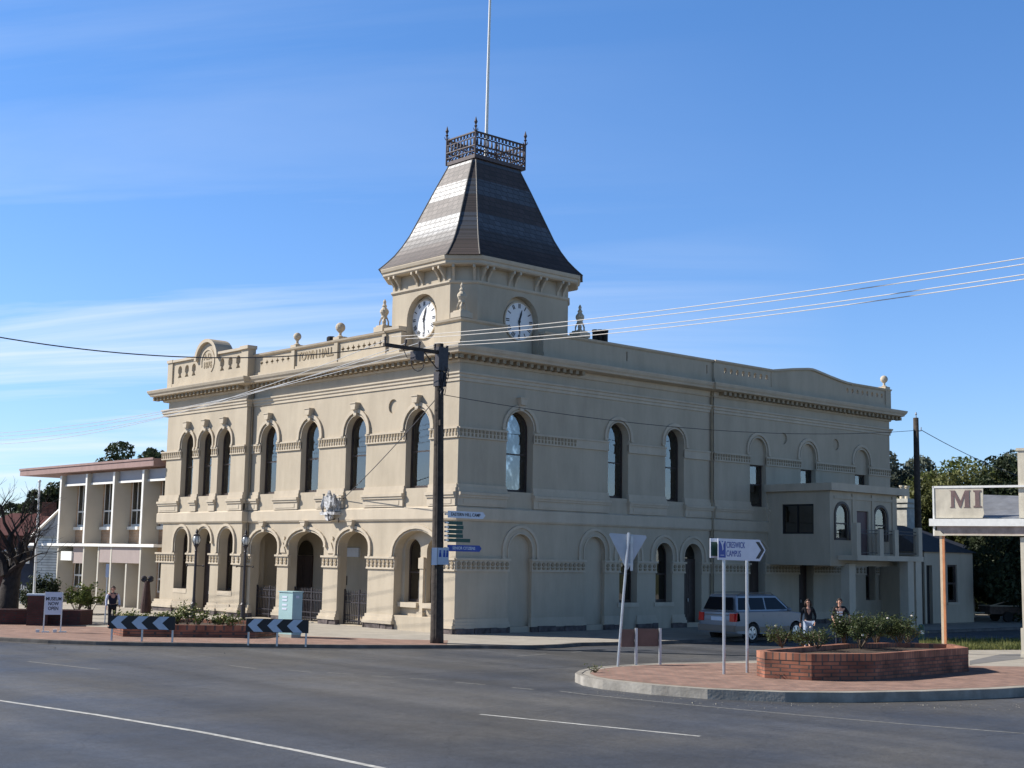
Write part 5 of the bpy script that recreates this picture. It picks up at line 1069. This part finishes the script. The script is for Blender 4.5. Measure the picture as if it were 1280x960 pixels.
m = MB(); g_ = G(209, 760) ; 
# trailer
g_ = G(1252, 777); t = thing('trailer', 'small box trailer parked in the deep shade under the trees', 'trailer', (g_.x, g_.y, 0), R(-30))
m = MB(); m.box(-1.1, 1.1, -.6, .6, .45, .9); m.build('box', mat('rusty_trailer', (.10, .07, .055), .8, .3, 4), t); m = MB(); m.box(-1.14, 1.14, -.64, .64, .9, .95); m.tube([(-1.1, 0, .5), (-1.9, 0, .5)], .05, 6); m.tube([(-1.0, -.62, .95), (.2, -.62, 1.25)], .03, 5); m.build('frame', K['cream'], t)
for y in (-.68, .68): m = MB(lambda s, d, z: (s, y+d, z)); m.disc(0, .3, .3, -.08, .08, n=16); m.build('wheel', K['tyre'], t)

# ================================================================== VEGETATION
def leaves(mb_, c, rad, n, size, clumps=14, seed=1, flat=.75, shell=.55):
    r_ = random.Random(seed); cl_ = []
    for i in range(clumps):
        while True:
            p = Vector((r_.uniform(-1, 1), r_.uniform(-1, 1), r_.uniform(-1, 1)))
            if .25 < p.length < 1: break
        cl_.append((Vector((p.x*rad[0]*.78, p.y*rad[1]*.78, p.z*rad[2]*.78)), r_.uniform(.22, .46)))
    for i in range(n):
        q, s_ = r_.choice(cl_)
        d = Vector((r_.gauss(0, 1), r_.gauss(0, 1), r_.gauss(0, 1))).normalized()*(shell+(1-shell)*r_.random()**.5)
        p = c+q+Vector((d.x*rad[0]*s_, d.y*rad[1]*s_, d.z*rad[2]*s_*flat))
        a = Vector((r_.gauss(0, 1), r_.gauss(0, 1), r_.gauss(0, 1))).normalized(); b = a.cross(Vector((r_.gauss(0, 1), r_.gauss(0, 1), r_.gauss(0, 1)))).normalized()
        z = size*r_.uniform(.5, 1.3); z *= .66; mb_.add([p-a*z, p+b*z*.5, p+a*z, p-b*z*.5], [(0, 1, 2, 3)])
    return cl_
def tree(lab, p, h, rad, m_, n=5000, size=.35, clumps=16, seed=1, name='tree', trunk=.25, cz=None):
    t = thing(name, lab, 'tree', (p[0], p[1], -.1), 0); cz = cz or h-rad[2]; f = MB(); cl_ = leaves(f, Vector((0, 0, cz)), rad, int(n*2.2), size, clumps, seed)
    f.build('crown', m_, t, fix=False)
    k = MB(); k.tube([(0, 0, 0), (.1, .05, cz*.5), (0, .1, cz)], [trunk, trunk*.75, trunk*.4], 8)
    for q, s_ in cl_[:9]: k.tube([(.05, .05, cz*.55), tuple((Vector((0, 0, cz))+q)*.5+Vector((0, 0, cz*.32))), tuple(Vector((0, 0, cz))+q)], [trunk*.5, trunk*.3, trunk*.1], 5)
    k.build('trunk', K['bark'], t)
    return t
def tr(u, vtop, D, rx, rz_, m_, lab, **k):
    p = W(u, 700, D); h = CAMP.z+((690+16*(u/1280)-vtop)/FPX)*D/math.cos(0); return tree(lab, (p.x, p.y), h, (rx, rx, rz_), m_, **k)
tr(1112, 560, 105, 3.2, 3.6, K['leafg'], 'tall grey eucalypt just right of the town hall end wall', n=5200, size=.26, seed=3, clumps=18, name='eucalyptus_tree')
tr(1137, 567, 112, 3.2, 4.6, K['leafg'], 'grey green eucalypt half hidden behind the right hand pole', n=4500, size=.28, seed=4, name='eucalyptus_tree')
tr(1180, 572, 98, 4.2, 4.8, K['leafo'], 'olive green leafy tree just right of the right hand pole', n=9000, size=.24, seed=5, clumps=26)
tr(1215, 556, 100, 4.4, 5.2, K['leaf'], 'highest broad green tree above the faded shop sign', n=10000, size=.24, seed=6, clumps=28)
tr(1247, 566, 97, 3.6, 4.8, K['leafd'], 'dark leafy tree to the right of the broad green one', n=7000, size=.24, seed=7, clumps=22)
tr(1272, 558, 125, 4.4, 4.6, K['leafg'], 'distant grey gum tree at the right edge', n=5000, size=.3, seed=8, name='eucalyptus_tree')
tr(1298, 572, 104, 3.6, 5.2, K['leafo'], 'olive tree cut by the right edge of the view', n=5000, size=.28, seed=9, clumps=20)
tr(1196, 622, 106, 4.4, 4.2, K['leafd'], 'dark low tree filling the gap above the outbuilding roof', n=7000, size=.24, seed=10, clumps=22)
tr(1264, 640, 92, 3.4, 3.6, K['leafd'], 'dark spreading tree over the box trailer', n=8000, size=.22, seed=11, clumps=22)
tr(1294, 620, 86, 3.2, 4.2, K['leafd'], 'dark tree behind the white verandah post', n=7000, size=.22, seed=12, clumps=20)
tr(1240, 700, 100, 5.0, 3.2, K['leafd'], 'dense dark undergrowth tree behind the box trailer', n=8000, size=.24, seed=30, clumps=24)
tr(1262, 735, 112, 2.8, 2.0, K['leaf'], 'small sunlit shrub tree glimpsed beyond the trailer', n=2500, size=.22, seed=31, clumps=12)
tr(156, 560, 120, 3.6, 3.2, K['leafd'], 'rounded dark tree above the office roof', n=5200, size=.26, seed=13, clumps=18)
tr(196, 562, 126, 2.2, 2.8, K['leafd'], 'smaller dark tree between the office roof and the town hall', n=3500, size=.26, seed=14)
tr(178, 567, 123, 3.0, 3.0, K['leafd'], 'low dark tree bridging the two crowns above the office roof', n=3500, size=.26, seed=33)
tr(52, 604, 120, 2.8, 4.2, K['leafd'], 'dark evergreen tree left of the office roof', n=5000, size=.26, seed=15)
tr(24, 632, 135, 4.4, 3.6, K['leafd'], 'low dark tree behind the red roofs', n=5200, size=.3, seed=16)
tr(-25, 640, 135, 5.0, 3.8, K['leafd'], 'low dark tree at the far left edge', n=4500, size=.3, seed=17)
# bare tree
bt_p = W(4, 770, 66); bt = thing('bare_tree', 'large leafless dark tree at the left edge', 'tree', (bt_p.x, bt_p.y, 0), FACE)
tk = MB(); tb = MB(); rb_ = random.Random(21)
def branch(mb_, p, d, L_, r, lv):
    n = 4; pts = [p]; rs = [r]
    for i in range(n):
        d = (d+Vector((rb_.gauss(0, .16), rb_.gauss(0, .16), rb_.gauss(.03, .12)))).normalized(); p = p+d*L_/n; pts.append(p); rs.append(r*(1-.42*(i+1)/n))
    mb_.tube(pts, rs, 7 if lv < 2 else 4)
    if lv >= 5: return
    k = 3 if lv < 2 else rb_.choice((2, 3, 3))
    for i in range(k):
        a = Vector((rb_.gauss(0, 1), rb_.gauss(0, 1), rb_.gauss(.35, .6))).normalized(); j = rb_.choice((2, 3, 4)) if i else 4
        branch(tb, pts[j], (d*1.0+a*.75).normalized(), L_*rb_.uniform(.6, .82), rs[j]*.66, lv+1)
branch(tk, Vector((0, 0, 0)), Vector((.02, 0, 1)), 2.4, .58, 0)
branch(tb, Vector((0, 0, 1.9)), Vector((.75, 0, .8)).normalized(), 1.7, .11, 2)
branch(tb, Vector((0, 0, 1.6)), Vector((.35, .2, 1)).normalized(), 2.0, .17, 1)
branch(tb, Vector((0, 0, 2.0)), Vector((-.3, 0, 1)).normalized(), 2.4, .24, 1)
tk.build('trunk', K['bark'], bt, smooth=True); tb.build('branches', K['bark'], bt, fix=False)
# rose bushes
def bush(name, lab, p, z0, h, rx, n, size, m_, seed, stems=7, flowers=None, group=None, cat='shrub', nf=0):
    t = thing(name, lab, cat, (p[0], p[1], z0), 0, group); r_ = random.Random(seed); f = MB(); st_ = MB(); tips = []
    for i in range(stems):
        a = r_.uniform(0, 6.3); rr_ = rx*r_.uniform(.3, 1); tp_ = Vector((rr_*math.cos(a), rr_*math.sin(a), h*r_.uniform(.6, 1))); md_ = tp_*.5+Vector((0, 0, h*.05)); st_.tube([(0, 0, 0), tuple(md_), tuple(tp_)], [.022, .016, .006], 4); tips.append((md_, tp_))
        for k in range(2): q = md_.lerp(tp_, r_.random())+Vector((r_.gauss(0, .12), r_.gauss(0, .12), r_.gauss(.08, .06))); st_.tube([tuple(md_), tuple(q)], [.01, .004], 4); tips.append((md_, q))
    for i in range(n):
        a, b = r_.choice(tips); p_ = a.lerp(b, r_.uniform(.1, 1.08))+Vector((r_.gauss(0, .09), r_.gauss(0, .09), r_.gauss(0, .07))); u_ = Vector((r_.gauss(0, 1), r_.gauss(0, 1), r_.gauss(0, .6))).normalized(); v_ = u_.cross(Vector((r_.gauss(0, 1), r_.gauss(0, 1), r_.gauss(0, 1)))).normalized(); s_ = size*r_.uniform(.6, 1.3)
        f.add([p_-u_*s_, p_+v_*s_*.55, p_+u_*s_, p_-v_*s_*.55], [(0, 1, 2, 3)])
    st_.build('stems', K['stem'], t); f.build('foliage', m_, t, fix=False)
    if nf:
        fl = MB()
        for i in range(nf):
            a, b = r_.choice(tips); c = b+Vector((r_.gauss(0, .06), r_.gauss(0, .06), r_.uniform(0, .08))); fl.lathe([(.01, c.z-.02), (.035, c.z), (.04, c.z+.02), (.015, c.z+.04)], c.x, c.y, 7)
        fl.build('flowers', flowers, t)
    return t
zs_ = PH-.13+IZ
rs_spots = [(978, 808, .55, .45, 'small rose bush at the left tip of the big planter'), (1020, 812, .6, .45, 'low rose bush left of the tall one in the planter'), (1056, 808, 1.02, .5, 'tall leafy rose bush in front of the man in the black top'), (1076, 810, .90, .6, 'dense rose bush right of the tall one'), (1096, 806, 1.0, .6, 'full rose bush in the middle of the planter'), (1125, 806, .85, .55, 'rose bush in front of the pillar right of the middle'), (1134, 804, .6, .35, 'smallest right hand rose bush in front of the bollard'), (1004, 806, .4, .35, 'sparse twiggy rose at the feet of the woman')]
for i, (u, v, h, rx, lab) in enumerate(rs_spots):
    p = G(u, v+1.5, zs_); bush('rose_bush', lab, p, zs_, h*1.05, rx*1.4, 2400 if h > .8 else 700, .036, K['rose'], 40+i, 9, K['petalw'], 'rose bushes in the big planter', nf=2 if i != 7 else 1)
fl_spots = [(156, 778, 'leftmost flowering plant with yellow blooms in the long bed'), (170, 779, 'flowering plant with pale blooms behind the left chevron board'), (186, 779, 'low flowering plant behind the right half of the left chevron board'), (204, 778, 'flowering plant below the sculpture in the long bed'), (222, 779, 'flowering plant left of the first lamp post'), (234, 781, 'tall yellow flowering plant at the foot of the first lamp post'), (246, 782, 'yellow flowering plant just right of the first lamp post'), (276, 782, 'straggly low plant between the two lamp posts'), (288, 784, 'straggly plant left of the second lamp post')]
for i, (u, v, lab) in enumerate(fl_spots):
    p = G(u, v+2, PH2-.13); bush('flowering_plant', lab, p, PH2-.13, (.45, .4, .35, .42, .45, .9, .6, .4, .6)[i], .5, 260, .055, K['leaf'], 60+i, 7, K['petal'], 'flowering plants in the long brick bed', nf=(10, 9, 6, 6, 6, 10, 7, 2, 3)[i])
for i, (u, v, h, rx, lab) in enumerate(((96, 768, 1.5, .9, 'bushy green shrub behind the left garden bed'), (114, 767, 1.3, .9, 'second bushy shrub nearer the walking man'), (36, 768, 1.2, .7, 'dark shrub left of the brick pier'), (62, 766, 1.9, .6, 'tall dark spiky shrub behind the museum sign'), (46, 766, 1.9, .6, 'tall dark spiky shrub left of the museum sign'))):
    p = G(u, v); bush('shrub', lab, p, 0, h, rx, 1300, .075, K['leafd'] if i > 1 else K['leaf'], 80+i, 14, group='shrubs by the office')
p = G(744, 841, IZ); bush('weed', 'tiny green weed growing on the tip of the island kerb', p, IZ, .12, .15, 60, .03, K['leaf'], 99, 5, cat='weed')
p = G(978, 848.5, IZ); bush('weed', 'dry brown weed at the foot of the big planter', p, IZ, .14, .14, 50, .03, K['stem'], 98, 5, cat='weed')

# ================================================================== PEOPLE
def skin_mesh(name, joints, edges, radii, mt, parent, sub=2, root=0):
    me = bpy.data.meshes.new(name); me.from_pydata(joints, edges, []); o = bpy.data.objects.new('tmp', me); COL.objects.link(o)
    o.modifiers.new('s', 'SKIN'); sm = o.modifiers.new('u', 'SUBSURF'); sm.levels = sub; sm.render_levels = sub
    for i, v in enumerate(me.skin_vertices[0].data):
        r = radii[i]; v.radius = r if isinstance(r, tuple) else (r, r); v.use_root = (i == root)
    dg = bpy.context.evaluated_depsgraph_get(); dg.update(); m2 = bpy.data.meshes.new_from_object(o.evaluated_get(dg)); bpy.data.objects.remove(o); bpy.data.meshes.remove(me)
    m2.name = name; m2.materials.clear(); m2.materials.append(mt); m2.polygons.foreach_set('use_smooth', [True]*len(m2.polygons))
    q = bpy.data.objects.new(name, m2); COL.objects.link(q); q.parent = parent; return q
def person(lab, p, rz, h, J, female, top, bottom, sleeves, hairlong=False, vneck=False):
    # J: joint overrides; local x right, -y towards viewer; figure faces -y
    t = thing('person', lab, 'person', (p[0], p[1], p[2]), rz); k = h/1.75
    B = {'pel': (0, 0, .95), 'wai': (0, 0, 1.08), 'che': (0, -.01, 1.28), 'nek': (0, 0, 1.46), 'hd0': (0, -.005, 1.545), 'hd1': (0, -.01, 1.625), 'hd2': (0, 0, 1.70),
         'shl': (-.17, 0, 1.42), 'shr': (.17, 0, 1.42), 'ell': (-.24, .02, 1.12), 'elr': (.24, .02, 1.12), 'wrl': (-.25, -.10, .88), 'wrr': (.25, -.10, .88),
         'hil': (-.09, 0, .90), 'hir': (.09, 0, .90), 'knl': (-.10, -.03, .50), 'knr': (.10, .02, .50), 'anl': (-.11, 0, .09), 'anr': (.11, .06, .10), 'tol': (-.12, -.15, .03), 'tor': (.12, -.10, .03)}
    B.update(J); names = list(B); V = [tuple(c*k for c in B[n]) for n in names]; ix = {n: i for i, n in enumerate(names)}
    E_ = [('pel', 'wai'), ('wai', 'che'), ('che', 'nek'), ('nek', 'hd0'), ('hd0', 'hd1'), ('hd1', 'hd2'), ('che', 'shl'), ('che', 'shr'), ('shl', 'ell'), ('shr', 'elr'), ('ell', 'wrl'), ('elr', 'wrr'), ('pel', 'hil'), ('pel', 'hir'), ('hil', 'knl'), ('hir', 'knr'), ('knl', 'anl'), ('knr', 'anr'), ('anl', 'tol'), ('anr', 'tor')]
    w_ = .88 if female else 1
    Rr = {'pel': (.15, .11), 'wai': (.125*w_, .09), 'che': (.155*w_, .105), 'nek': .052, 'hd0': .06, 'hd1': (.078, .09), 'hd2': (.06, .07), 'shl': .062*w_, 'shr': .062*w_, 'ell': .042*w_, 'elr': .042*w_, 'wrl': .028, 'wrr': .028, 'hil': .085, 'hir': .085, 'knl': .057, 'knr': .057, 'anl': .038, 'anr': .038, 'tol': .03, 'tor': .03}
    RR = [tuple(x*k for x in Rr[n]) if isinstance(Rr[n], tuple) else Rr[n]*k for n in names]
    edges = [(ix[a], ix[b]) for a, b in E_]
    # hands: palm and five curled fingers
    for s_, sx in (('l', -1), ('r', 1)):
        w0 = Vector(V[ix['wr'+s_]]); d = (w0-Vector(V[ix['el'+s_]])).normalized(); i0 = len(V); V.append(tuple(w0+d*.07*k)); RR.append(.032*k); edges.append((ix['wr'+s_], i0))
        for f in range(4):
            off = Vector((0, (f-1.5)*.02, 0)); a = w0+d*.10*k+off; b = a+d*(.035+.008*(f in (1, 2)))*k+Vector((-sx*.005, 0, 0)); c = b+d*.025*k+Vector((-sx*.02, 0, 0))
            j = len(V); V += [tuple(a), tuple(b), tuple(c)]; RR += [.010*k, .009*k, .008*k]; edges += [(i0, j), (j, j+1), (j+1, j+2)]
        j = len(V); V += [tuple(w0+d*.05*k+Vector((-sx*.012, -.035, 0))), tuple(w0+d*.09*k+Vector((-sx*.02, -.05, 0)))]; RR += [.011*k, .009*k]; edges += [(i0, j), (j, j+1)]
    skin_mesh('body', V, edges, RR, K['skin'], t, 2, ix['pel'])
    def sub(nm, ns, es, f, mt, ext=None):
        vs = [V[ix[n]] for n in ns]; rr_ = [tuple(x*f for x in RR[ix[n]]) if isinstance(RR[ix[n]], tuple) else RR[ix[n]]*f for n in ns]; jx = {n: i for i, n in enumerate(ns)}
        return skin_mesh(nm, vs, [(jx[a], jx[b]) for a, b in es], rr_, mt, t, 2, 0)
    ns = ['pel', 'wai', 'che', 'shl', 'shr', 'ell', 'elr']; es = [('pel', 'wai'), ('wai', 'che'), ('che', 'shl'), ('che', 'shr'), ('shl', 'ell'), ('shr', 'elr')]
    if not female: ns += ['nek']; es += [('che', 'nek')]
    if sleeves == 'long' and not isinstance(top, tuple): ns += ['wrl', 'wrr']; es += [('ell', 'wrl'), ('elr', 'wrr')]
    tp = top[0] if isinstance(top, tuple) else top
    if isinstance(top, tuple):
        for a_ in 'lr': sub('shirt_sleeve', ['sh'+a_, 'el'+a_, 'wr'+a_], [('sh'+a_, 'el'+a_), ('el'+a_, 'wr'+a_)], 1.35, top[1])
        sub('vest', ['pel', 'wai', 'che', 'shl', 'shr', 'nek'], [('pel', 'wai'), ('wai', 'che'), ('che', 'nek'), ('che', 'shl'), ('che', 'shr')], 1.22, tp)
    else: sub('top', ns, es, 1.17, tp)
    sub('trousers', ['pel', 'hil', 'hir', 'knl', 'knr', 'anl', 'anr'], [('pel', 'hil'), ('pel', 'hir'), ('hil', 'knl'), ('hir', 'knr'), ('knl', 'anl'), ('knr', 'anr')], 1.19, bottom)
    m = MB()
    for a in ('l', 'r'):
        x, y, z = V[ix['to'+a]]; x2, y2, z2 = V[ix['an'+a]]; m.tube([(x2, y2+.04, z-.0+.012), (x2, y2, z+.015), (x, y, z+.01), (x, y-.04, z)], [.042, .046, .042, .025], 8)
    m.build('shoes', K['black'], t, smooth=True)
    hd = Vector(V[ix['hd1']]); m = MB()
    # hair cap: open at the face
    n = 14; rows = 7; vs = []; fs = []
    for r_ in range(rows+1):
        th = PI*.62*r_/rows
        for i in range(n):
            a = 2*PI*i/n; drop = 1 if math.sin(a) > -.25 else .48; t2 = th*drop; vs.append((hd.x+.098*k*math.sin(t2)*math.cos(a), hd.y+.012+.112*k*math.sin(t2)*math.sin(a), hd.z+.0+.125*k*math.cos(t2)))
    for r_ in range(rows):
        for i in range(n): j = (i+1) % n; fs.append((r_*n+i, r_*n+j, (r_+1)*n+j, (r_+1)*n+i))
    m.add(vs, fs)
    if hairlong:
        for a in (-1, 1): m.tube([(hd.x+a*.08*k, hd.y+.02, hd.z+.04), (hd.x+a*.10*k, hd.y+.02, hd.z-.08), (hd.x+a*.09*k, hd.y+.03, hd.z-.2)], [.04, .045, .025], 7)
        m.tube([(hd.x, hd.y+.09, hd.z), (hd.x, hd.y+.09, hd.z-.2)], [.08, .06], 8)
    m.build('hair', K['hair'], t, smooth=True)
    fc = MB()
    for a in (-1, 1): fc.ball((hd.x+a*.034*k, hd.y-.088*k, hd.z-.005), .013 if not female else .024, 8)
    if female: fc.box(hd.x-.09*k, hd.x+.09*k, hd.y-.092*k, hd.y-.08*k, hd.z+.0, hd.z+.012)
    fc.build('sunglasses' if female else 'eyes', K['black'], t)
    ns_ = MB(); ns_.tube([(hd.x, hd.y-.088*k, hd.z+.0), (hd.x, hd.y-.118*k, hd.z-.035*k), (hd.x, hd.y-.09*k, hd.z-.045*k)], [.008, .014, .01], 6); ns_.tube([(hd.x-.025, hd.y-.085*k, hd.z-.07*k), (hd.x, hd.y-.094*k, hd.z-.072*k), (hd.x+.025, hd.y-.085*k, hd.z-.07*k)], .006, 5)
    for a in (-1, 1): ns_.ball((hd.x+a*.088*k, hd.y+.005, hd.z-.01), .022, 8, sz=1.5)
    ns_.build('face_features', K['skin'], t)
    return t
def onroad(u, D): p = W(u, 800, D); return (p.x, p.y, RZ)
pw = person('woman in a black long sleeved top, pale jeans and sunglasses walking past the car', onroad(1010.5, 56), FACE, 1.94, {'knl': (-.12, -.10, .52), 'anl': (-.15, -.16, .09), 'tol': (-.16, -.31, .04), 'knr': (.09, .05, .50), 'anr': (.08, .22, .14), 'tor': (.08, .10, .03), 'wrr': (.20, -.16, .93), 'elr': (.27, .04, 1.14), 'wrl': (-.27, .02, .86), 'ell': (-.23, .04, 1.13)}, True, K['tee'], K['jeans'], 'long', True)
m = MB(); m.prism([(-.07, 1.52), (.07, 1.52), (.05, 1.42), (0, 1.32), (-.05, 1.42)], [], -.145, -.12); m.build('neckline', K['skin'], pw)
pm = person('man in a black t-shirt with a pale printed front standing behind the rose bushes', onroad(1050, 55.5), FACE, 2.0, {'wrl': (-.20, -.14, .92), 'wrr': (.34, .0, .95), 'elr': (.33, .02, 1.18)}, False, K['tee'], K['navy'], 'short')
textobj('shirt_print', 'NYC\nNY', .13, K['signwhite'], pm, facing((-.03, -.15, 1.40)), .004, .004, xs=.9) if False else None
m = MB()
for r_ in range(3):
    for c in range(3):
        if (r_, c) != (2, 2): m.box(-.13+c*.075, -.075+c*.075, -.162, -.12, 1.44-r_*.10, 1.50-r_*.10)
m.build('shirt_print', K['signwhite'], pm)
p = G(139, 785); person('man in a dark vest over a pale shirt walking by the left garden bed', (p.x, p.y, .0), FACE+R(25), 1.74, {'knl': (-.12, -.12, .52), 'anl': (-.14, -.18, .09), 'tol': (-.15, -.33, .04), 'anr': (.1, .25, .15), 'tor': (.1, .13, .03), 'wrr': (.27, -.14, .93), 'elr': (.28, .06, 1.14), 'wrl': (-.24, -.02, .90), 'ell': (-.25, .06, 1.12)}, False, (K['navy'], K['shirt']), K['tee'], 'long')

# ================================================================== CAR
wr = G(941, 803.5, RZ)
car = thing('parked_car', 'silver station wagon with beige lower cladding parked beside the town hall', 'car', (wr.x+1.35*1.12, wr.y+.9*1.12, RZ), 0)
car.scale = (1.12, 1.12, 1.12)
def cyl_y(mb_, x, z, r, y0, y1, n=24, mi=0):
    vs = [(x+r*math.cos(2*PI*i/n), y, z+r*math.sin(2*PI*i/n)) for y in (y0, y1) for i in range(n)]
    mb_.add(vs, [tuple(range(n)), tuple(range(n, 2*n))]+[(i, (i+1) % n, n+(i+1) % n, n+i) for i in range(n)], mi)
# local x forward, origin at mid wheelbase on the ground; wheels at x = -1.35, 1.35
WA = .43
def lower_profile(z0=.32):
    pts = [(-2.32, .50), (-2.30, .36), (-1.35-WA, z0)]
    pts += [(-1.35+WA*math.cos(PI-PI*i/10), .36+WA*math.sin(PI-PI*i/10)) for i in range(11)]
    pts += [(-1.35+WA, z0), (1.35-WA, z0)]
    pts += [(1.35+WA*math.cos(PI-PI*i/10), .36+WA*math.sin(PI-PI*i/10)) for i in range(11)]
    pts += [(1.35+WA, z0), (2.22, .34), (2.36, .50), (2.38, .72), (2.30, .90), (2.05, 1.02), (1.25, 1.12), (.85, 1.16), (-2.20, 1.16), (-2.30, 1.10), (-2.33, .85)]
    return pts
def loft_body(mb_, prof, sections, mi=0):
    n = len(prof); vs = []
    for y, sx, sz in sections: vs += [(x*sx, y, z if z < .6 else .6+(z-.6)*sz) for x, z in prof]
    fs = []
    for k in range(len(sections)-1):
        for i in range(n): j = (i+1) % n; fs.append((k*n+i, k*n+j, (k+1)*n+j, (k+1)*n+i))
    for base in (0, (len(sections)-1)*n):
        for t in tessellate_polygon([[Vector((p[0], p[1], 0)) for p in prof]]): fs.append(tuple(base+i for i in t))
    mb_.add(vs, fs, mi)
m = MB(); loft_body(m, lower_profile(), [(-.90, .975, .93), (-.87, .99, .98), (-.75, 1, 1), (.75, 1, 1), (.87, .99, .98), (.90, .975, .93)]); body = m.build('body', K['carp'], car)
# cabin
def gh(z, f): pass
cab_b = [(-2.16, -.80), (1.12, -.80), (1.26, 0), (1.12, .80), (-2.16, .80), (-2.24, 0)]; cab_t = [(-1.98, -.64), (.38, -.64), (.48, 0), (.38, .64), (-1.98, .64), (-2.04, 0)]
m = MB(); vs = [(x, y, 1.14) for x, y in cab_b]+[(x, y, 1.70) for x, y in cab_t]+[(x*.97-.02, y*.9, 1.76) for x, y in cab_t]; fs = []
for k in (0, 6):
    for i in range(6): j = (i+1) % 6; fs.append((k+i, k+j, k+6+j, k+6+i))
fs.append(tuple(range(12, 18))); m.add(vs, fs); m.build('cabin', K['carp'], car)
def side_glass(sy, pts, name='side_window'):
    m = MB(); q = []
    for x, t in pts:
        y = .80-(.16)*t+.006; q.append((x, sy*y, 1.14+.56*t))
    n = len(q); m.add(q+[(a, b-sy*.01, c) for a, b, c in q], [tuple(range(n)), tuple(range(n, 2*n))]); m.build(name, K['carglass'], car, fix=False)
for sy in (-1, 1):
    side_glass(sy, [(-2.06, .12), (-1.42, .12), (-1.42, .9), (-1.92, .9)]); side_glass(sy, [(-1.34, .12), (-.45, .12), (-.45, .9), (-1.34, .9)]); side_glass(sy, [(-.37, .12), (.92, .12), (.34, .9), (-.37, .9)])
m = MB(); q = [(-2.245, -.70, 1.2), (-2.245, .70, 1.2), (-2.06, .56, 1.66), (-2.06, -.56, 1.66)]; q = [(x-.03, y, z) for x, y, z in q]; m.add(q+[(x+.015, y, z) for x, y, z in q], [(0, 1, 2, 3), (4, 5, 6, 7), (0, 1, 5, 4), (1, 2, 6, 5), (2, 3, 7, 6), (3, 0, 4, 7)]); m.build('rear_window', K['carglass'], car)
m = MB(); q = [(1.20, -.7, 1.17), (1.20, .7, 1.17), (.46, .58, 1.66), (.46, -.58, 1.66)]; q = [(x+.045, y, z+.02) for x, y, z in q]; m.add(q+[(x-.015, y, z) for x, y, z in q], [(0, 1, 2, 3), (4, 5, 6, 7), (0, 1, 5, 4), (1, 2, 6, 5), (2, 3, 7, 6), (3, 0, 4, 7)]); m.build('windscreen', K['carglass'], car)
m = MB(); m.box(-.92, .92, -.905, -.885, .36, .58); m.box(-.92, .92, .885, .905, .36, .58); m.box(-2.40, -2.24, -.86, .86, .42, .64); m.box(-2.40, -1.8, -.91, -.88, .44, .62); m.box(2.3, 2.42, -.84, .84, .4, .62); m.build('cladding', K['carb'], car)
for sx in (-1.35, 1.35):
    for sy in (-1, 1):
        m = MB(); n = 24; pr = [(.20, -.10), (.34, -.11), (.36, -.08), (.36, .08), (.34, .11), (.20, .10)]; vs = [(sx+r*math.cos(2*PI*i/n), sy*.78+y, .36+r*math.sin(2*PI*i/n)) for r, y in pr for i in range(n)]
        m.add(vs, [(k*n+i, k*n+(i+1) % n, ((k+1) % 6)*n+(i+1) % n, ((k+1) % 6)*n+i) for k in range(6) for i in range(n)]); wo = m.build('wheel', K['tyre'], car)
        m = MB(); yo = sy*.86
        for k in range(5):
            a = 2*PI*k/5+.3; d_ = .25; m.add([(sx+.04*math.cos(a+b)+(.19*math.cos(a+b*.25) if r else 0), yo+(sy*.01 if not r else 0)+dy_, .36+.04*math.sin(a+b)+(.19*math.sin(a+b*.25) if r else 0)) for dy_ in (0, sy*.02) for r, b in ((0, -1), (0, 1), (1, 1), (1, -1))], [(0, 1, 2, 3), (4, 5, 6, 7), (0, 1, 5, 4), (1, 2, 6, 5), (2, 3, 7, 6), (3, 0, 4, 7)])
        cyl_y(m, sx, .36, .06, yo-.02*sy, yo+.03*sy, 12)
        pr = [(.20, 0), (.24, 0), (.24, .03), (.20, .03)]; m.add([(sx+r*math.cos(2*PI*i/n), yo+sy*y, .36+r*math.sin(2*PI*i/n)) for r, y in pr for i in range(n)], [(k*n+i, k*n+(i+1) % n, ((k+1) % 4)*n+(i+1) % n, ((k+1) % 4)*n+i) for k in range(4) for i in range(n)])
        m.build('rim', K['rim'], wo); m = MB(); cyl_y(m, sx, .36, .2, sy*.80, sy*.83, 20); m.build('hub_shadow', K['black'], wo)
for sy in (-1, 1):
    m = MB(); m.prism([(-2.33, .78), (-2.08, .80), (-2.12, 1.08), (-2.28, 1.10)], [], sy*.80, sy*.90); m.box(-2.365, -2.30, min(sy*.62, sy*.84), max(sy*.62, sy*.84), .78, 1.08); m.build('tail_light', K['red'], car)
    m = MB(); m.ball((.80, sy*.97, 1.20), .10, 10, sz=.8); m.build('mirror', K['carp'], car)
    m = MB(); m.tube([(-1.85, sy*.60, 1.74), (-1.7, sy*.62, 1.82), (.1, sy*.62, 1.82), (.3, sy*.6, 1.73)], .02, 6); m.build('roof_rail', K['carb'], car)
    for x in (-.62, .35): m = MB(); m.box(x-.1, x+.1, min(sy*.895, sy*.915), max(sy*.895, sy*.915), .98, 1.01); m.build('door_handle', K['carp'], car)
    m = MB()
    for x in (-1.38, -.41, .66): m.box(x-.006, x+.006, min(sy*.880, sy*.897), max(sy*.880, sy*.897), .4, 1.12)
    m.build('door_gap', K['black'], car)
    m = MB(); m.box(2.2, 2.345, min(sy*.5, sy*.85), max(sy*.5, sy*.85), .70, .86); m.build('headlight', K['signwhite'], car)
m = MB(); m.box(-2.36, -2.335, -.26, .26, .80, .94); m.build('number_plate', K['signwhite'], car)
m = MB(); m.box(-2.36, -2.33, -.55, .55, 1.0, 1.03); m.build('tailgate_trim', K['carb'], car)
